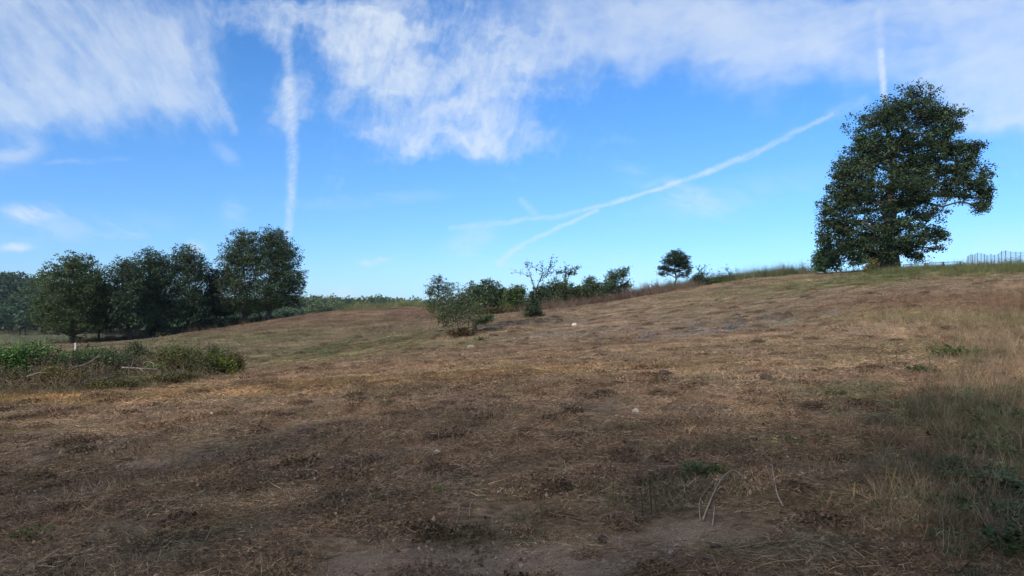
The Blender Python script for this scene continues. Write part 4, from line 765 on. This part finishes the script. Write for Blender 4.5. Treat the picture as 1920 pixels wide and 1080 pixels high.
# upright cut stems
def stub(label, px, py, top, lean=0, r=.009, c=(1, 1, 1), m='dry_stem'):
    r *= .75
    g0 = ground(px, py); L = (py - top) * g0.y / F; mb = MB(); lx = lean * g0.y / F; mb.tube([(0, 0, -.02), (lx * .4, 0, L * .5), (lx, .01, L)], [r, r * .95, r * .8], 7, c); o = mb.build('cut_stem', M[m], None, g0); return tag(o, label, 'stem', 'cut woody stems standing in the mulch')
YG = (1.0, 1.05, .55)
for lb, px, py, top, lean, r, c in [('dark cut stem, tallest of the leaning bunch on the dirt edge', 1232, 968, 892, -12, .010, (.5, .5, .42)), ('thin dark stem leaning in the bunch on the dirt edge', 1222, 962, 900, -4, .008, (.5, .45, .4)), ('short dark stem at the near side of the bunch', 1205, 968, 925, -2, .008, (.4, .4, .35)),
        ('yellow-green cut stem left of the dark bunch', 1140, 950, 905, 6, .007, YG), ('second yellow-green stem beside the first', 1152, 945, 900, -3, .006, (.9, .95, .55)), ('bright yellow split stem in the mulch', 1600, 935, 905, 4, .010, (1.5, 1.5, .9)), ('tall yellow-green cut stem, brightest of the pair', 1668, 925, 878, 14, .010, YG),
        ('slim yellow-green stem of the pair', 1660, 905, 872, 4, .007, (1.1, 1.15, .6)), ('dark short stem with pale cut top', 1724, 898, 868, -2, .010, (.8, .9, .5)), ('brown upright stem in the straw', 1832, 888, 868, 0, .006, (1.6, 1.2, .8)), ('thin lone stalk sticking up on the slope', 1333, 608, 584, -2, .013, (.35, .3, .3)),
        ('thin stalk on the slope past the grey straw', 1420, 617, 602, 0, .010, (.7, .6, .5)), ('short leaning brown stem by the bent stick', 1548, 962, 925, 14, .007, (1.2, .9, .7)), ('dark thin stem at the bottom corner weeds', 1880, 1078, 1010, -2, .007, (.4, .5, .35)), ('grey stub between the dirt and the weeds', 1630, 955, 925, 3, .007, (.9, .9, .8))]:
    stub(lb, px, py, top, lean, r, c)
# leafy weeds near the camera
def weed(label, px, py, n, r, hgt, leaf, tint, name='weed'):
    tint = np.array(tint) * (.78, .52, .58); hgt *= .7
    g0 = ground(px, py); root = empty(name, g0, label, 'weed', 'leafy weeds in the mulch'); sb = MB(); lb = MB()
    for i in range(n):
        a_ = rng.uniform(0, 6.28); q_ = r * math.sqrt(rng.random()); L = hgt * rng.uniform(.5, 1.1); tip = np.array([q_ * math.cos(a_), q_ * math.sin(a_), L]); b_ = np.array([tip[0] * .3, tip[1] * .3, -.02])
        pth = smoothpath(b_, tip, 5, .08, .03); sb.tube(pth, np.linspace(.004, .0015, 5), 4, (1.0, 1.1, .6), cap=False)
        for t in (2, 3, 4, 4, 4): 
            c = pth[t] + rng.normal(size=(2, 3)) * leaf * .45; leaf_quads(lb, c, leaf, rng.uniform(.7, 1.3) * np.ones((2, 1)) * np.array(tint), flat=.6, aspect=.6, fold=.12)
    sb.build('stem', M['dry_stem'], root); lb.build('leaves', M['leaf'], root); return root
for a_ in [('green leafy weed beside the hollow-topped clod', 1308, 895, 26, .17, .16, .045, (1.5, 2.4, 1.3)), ('small yellow-green weed behind the long bent stick', 1345, 890, 12, .10, .10, .035, (2.6, 3.0, 1.1)), ('single bright green seedling near the dirt edge', 822, 922, 5, .03, .05, .04, (2.4, 4.2, 1.2)),
           ('bushy green weed clump on the upper right slope', 1785, 672, 46, .55, .38, .09, (1.3, 2.0, 1.0)), ('dark green weed clump below the bushy one', 1730, 700, 26, .35, .2, .07, (1.0, 1.5, .9)), ('leafy green weed by the grey broken stick', 1835, 915, 34, .26, .17, .05, (1.4, 2.2, 1.2)),
           ('big blue-green leaf weed at the strip edge', 1882, 925, 14, .14, .2, .08, (1.6, 2.6, 2.2)), ('tall weed in the bottom corner', 1895, 1040, 20, .17, .24, .05, (1.0, 1.7, .9)), ('spreading weed at the frame edge', 1925, 985, 18, .22, .18, .045, (1.3, 1.9, 1.0)),
           ('dark weed patch high in the strip', 1880, 800, 40, .5, .3, .06, (.9, 1.4, .9)), ('flat green weed in the chopped stalks', 1565, 742, 14, .25, .10, .05, (1.1, 1.8, .9)), ('small green weed below the scrubby trees', 899, 640, 20, .35, .35, .10, (1.8, 2.8, 1.0)),
           ('low clover weed at the bottom left', 60, 1005, 16, .16, .06, .03, (1.6, 2.2, 1.)), ('small weed where straw meets mulch', 1480, 832, 12, .16, .08, .035, (1.2, 1.8, .9)), ('dim green weed in the middle of the strip', 1905, 870, 34, .4, .28, .06, (1.1, 1.7, 1.0))]: weed(*a_)

# ---------------------------------------------------------------- the trees behind the viewpoint whose shade lies over the near ground
def shade_tree(label, x, y, hgt, wid):
    z = h1(x, y); root = empty('shade_tree', (x, y, z), label, 'tree', 'trees standing behind the viewpoint'); tb = MB(); cb = MB(); sb = MB()
    p = smoothpath((0, 0, -.2), (.3, .2, hgt * .8), 8, 0, .015); tb.tube(p, np.linspace(.35, .08, 8), 8)
    C = []
    for i in range(26):
        t = rng.uniform(.25, 1); a_ = rng.uniform(0, 6.28); rr = wid * math.sqrt(rng.random()) * math.sin(min(1, (1.12 - t) * 1.5) * math.pi / 2); C.append((rr * math.cos(a_), rr * math.sin(a_), hgt * t * .93)); sb.tube(smoothpath(p[min(6, int(t * 6))], C[-1], 4, .05, .03), [.08, .06, .04, .03], 5, cap=False)
    C = np.array(C); n = 1900; pc = C[rng.integers(len(C), size=n)] + rng.normal(size=(n, 3)) * np.array([1.7, 1.7, 1.3]); leaf_quads(cb, pc, .5, np.exp(rng.normal(scale=.25, size=(n, 1))) * np.array(DK), flat=.35)
    tb.build('trunk', M['bark'], root); sb.build('branches', M['bark'], root); cb.build('crown', M['leaf'], root)
SH = [(-50,-14,19,5.5), (-43,-12,20,5.5), (-36,-13,20,5.5), (-29,-12,20,5.5), (-22,-13,20,5.5), (-15,-12,19,5.5), (-8,-12,18,5), (-1,-12,18.5,5), (6,-10,19,5), (13,-9,18,5), (-33,-26,22,5), (-12,-25,21,5)]
SH = [a[:4] for a in SH]
NTH = 'first second third fourth fifth sixth seventh eighth ninth tenth'.split()
for i, (x, y, hgt, wid) in enumerate(SH): shade_tree('leafy tree behind the viewpoint, %s along the front row' % NTH[i] if i < 10 else 'tall leafy tree %s the row behind the viewpoint' % ('ending', 'towering behind')[i - 10], x, y, hgt, wid)
# ---------------------------------------------------------------- thin autumn haze over the whole valley
mb = MB(); mb.box((-3700, -2700, -40), (3700, 3700, 90)); hz = bpy.data.materials.new('haze'); hz.use_nodes = True; hz.node_tree.nodes.clear(); q = G(hz.node_tree)
pv = q.new('ShaderNodeVolumePrincipled'); pv.inputs['Color'].default_value = (.86, .92, 1, 1); pv.inputs['Density'].default_value = .00009; pv.inputs['Anisotropy'].default_value = .2
q.nt.links.new(pv.outputs[0], q.new('ShaderNodeOutputMaterial').inputs['Volume']); o = mb.build('haze', hz); tag(o, 'thin bluish haze hanging over the valley and far hills', 'haze', kind='stuff')
print('scene built, objects:', len(bpy.data.objects))
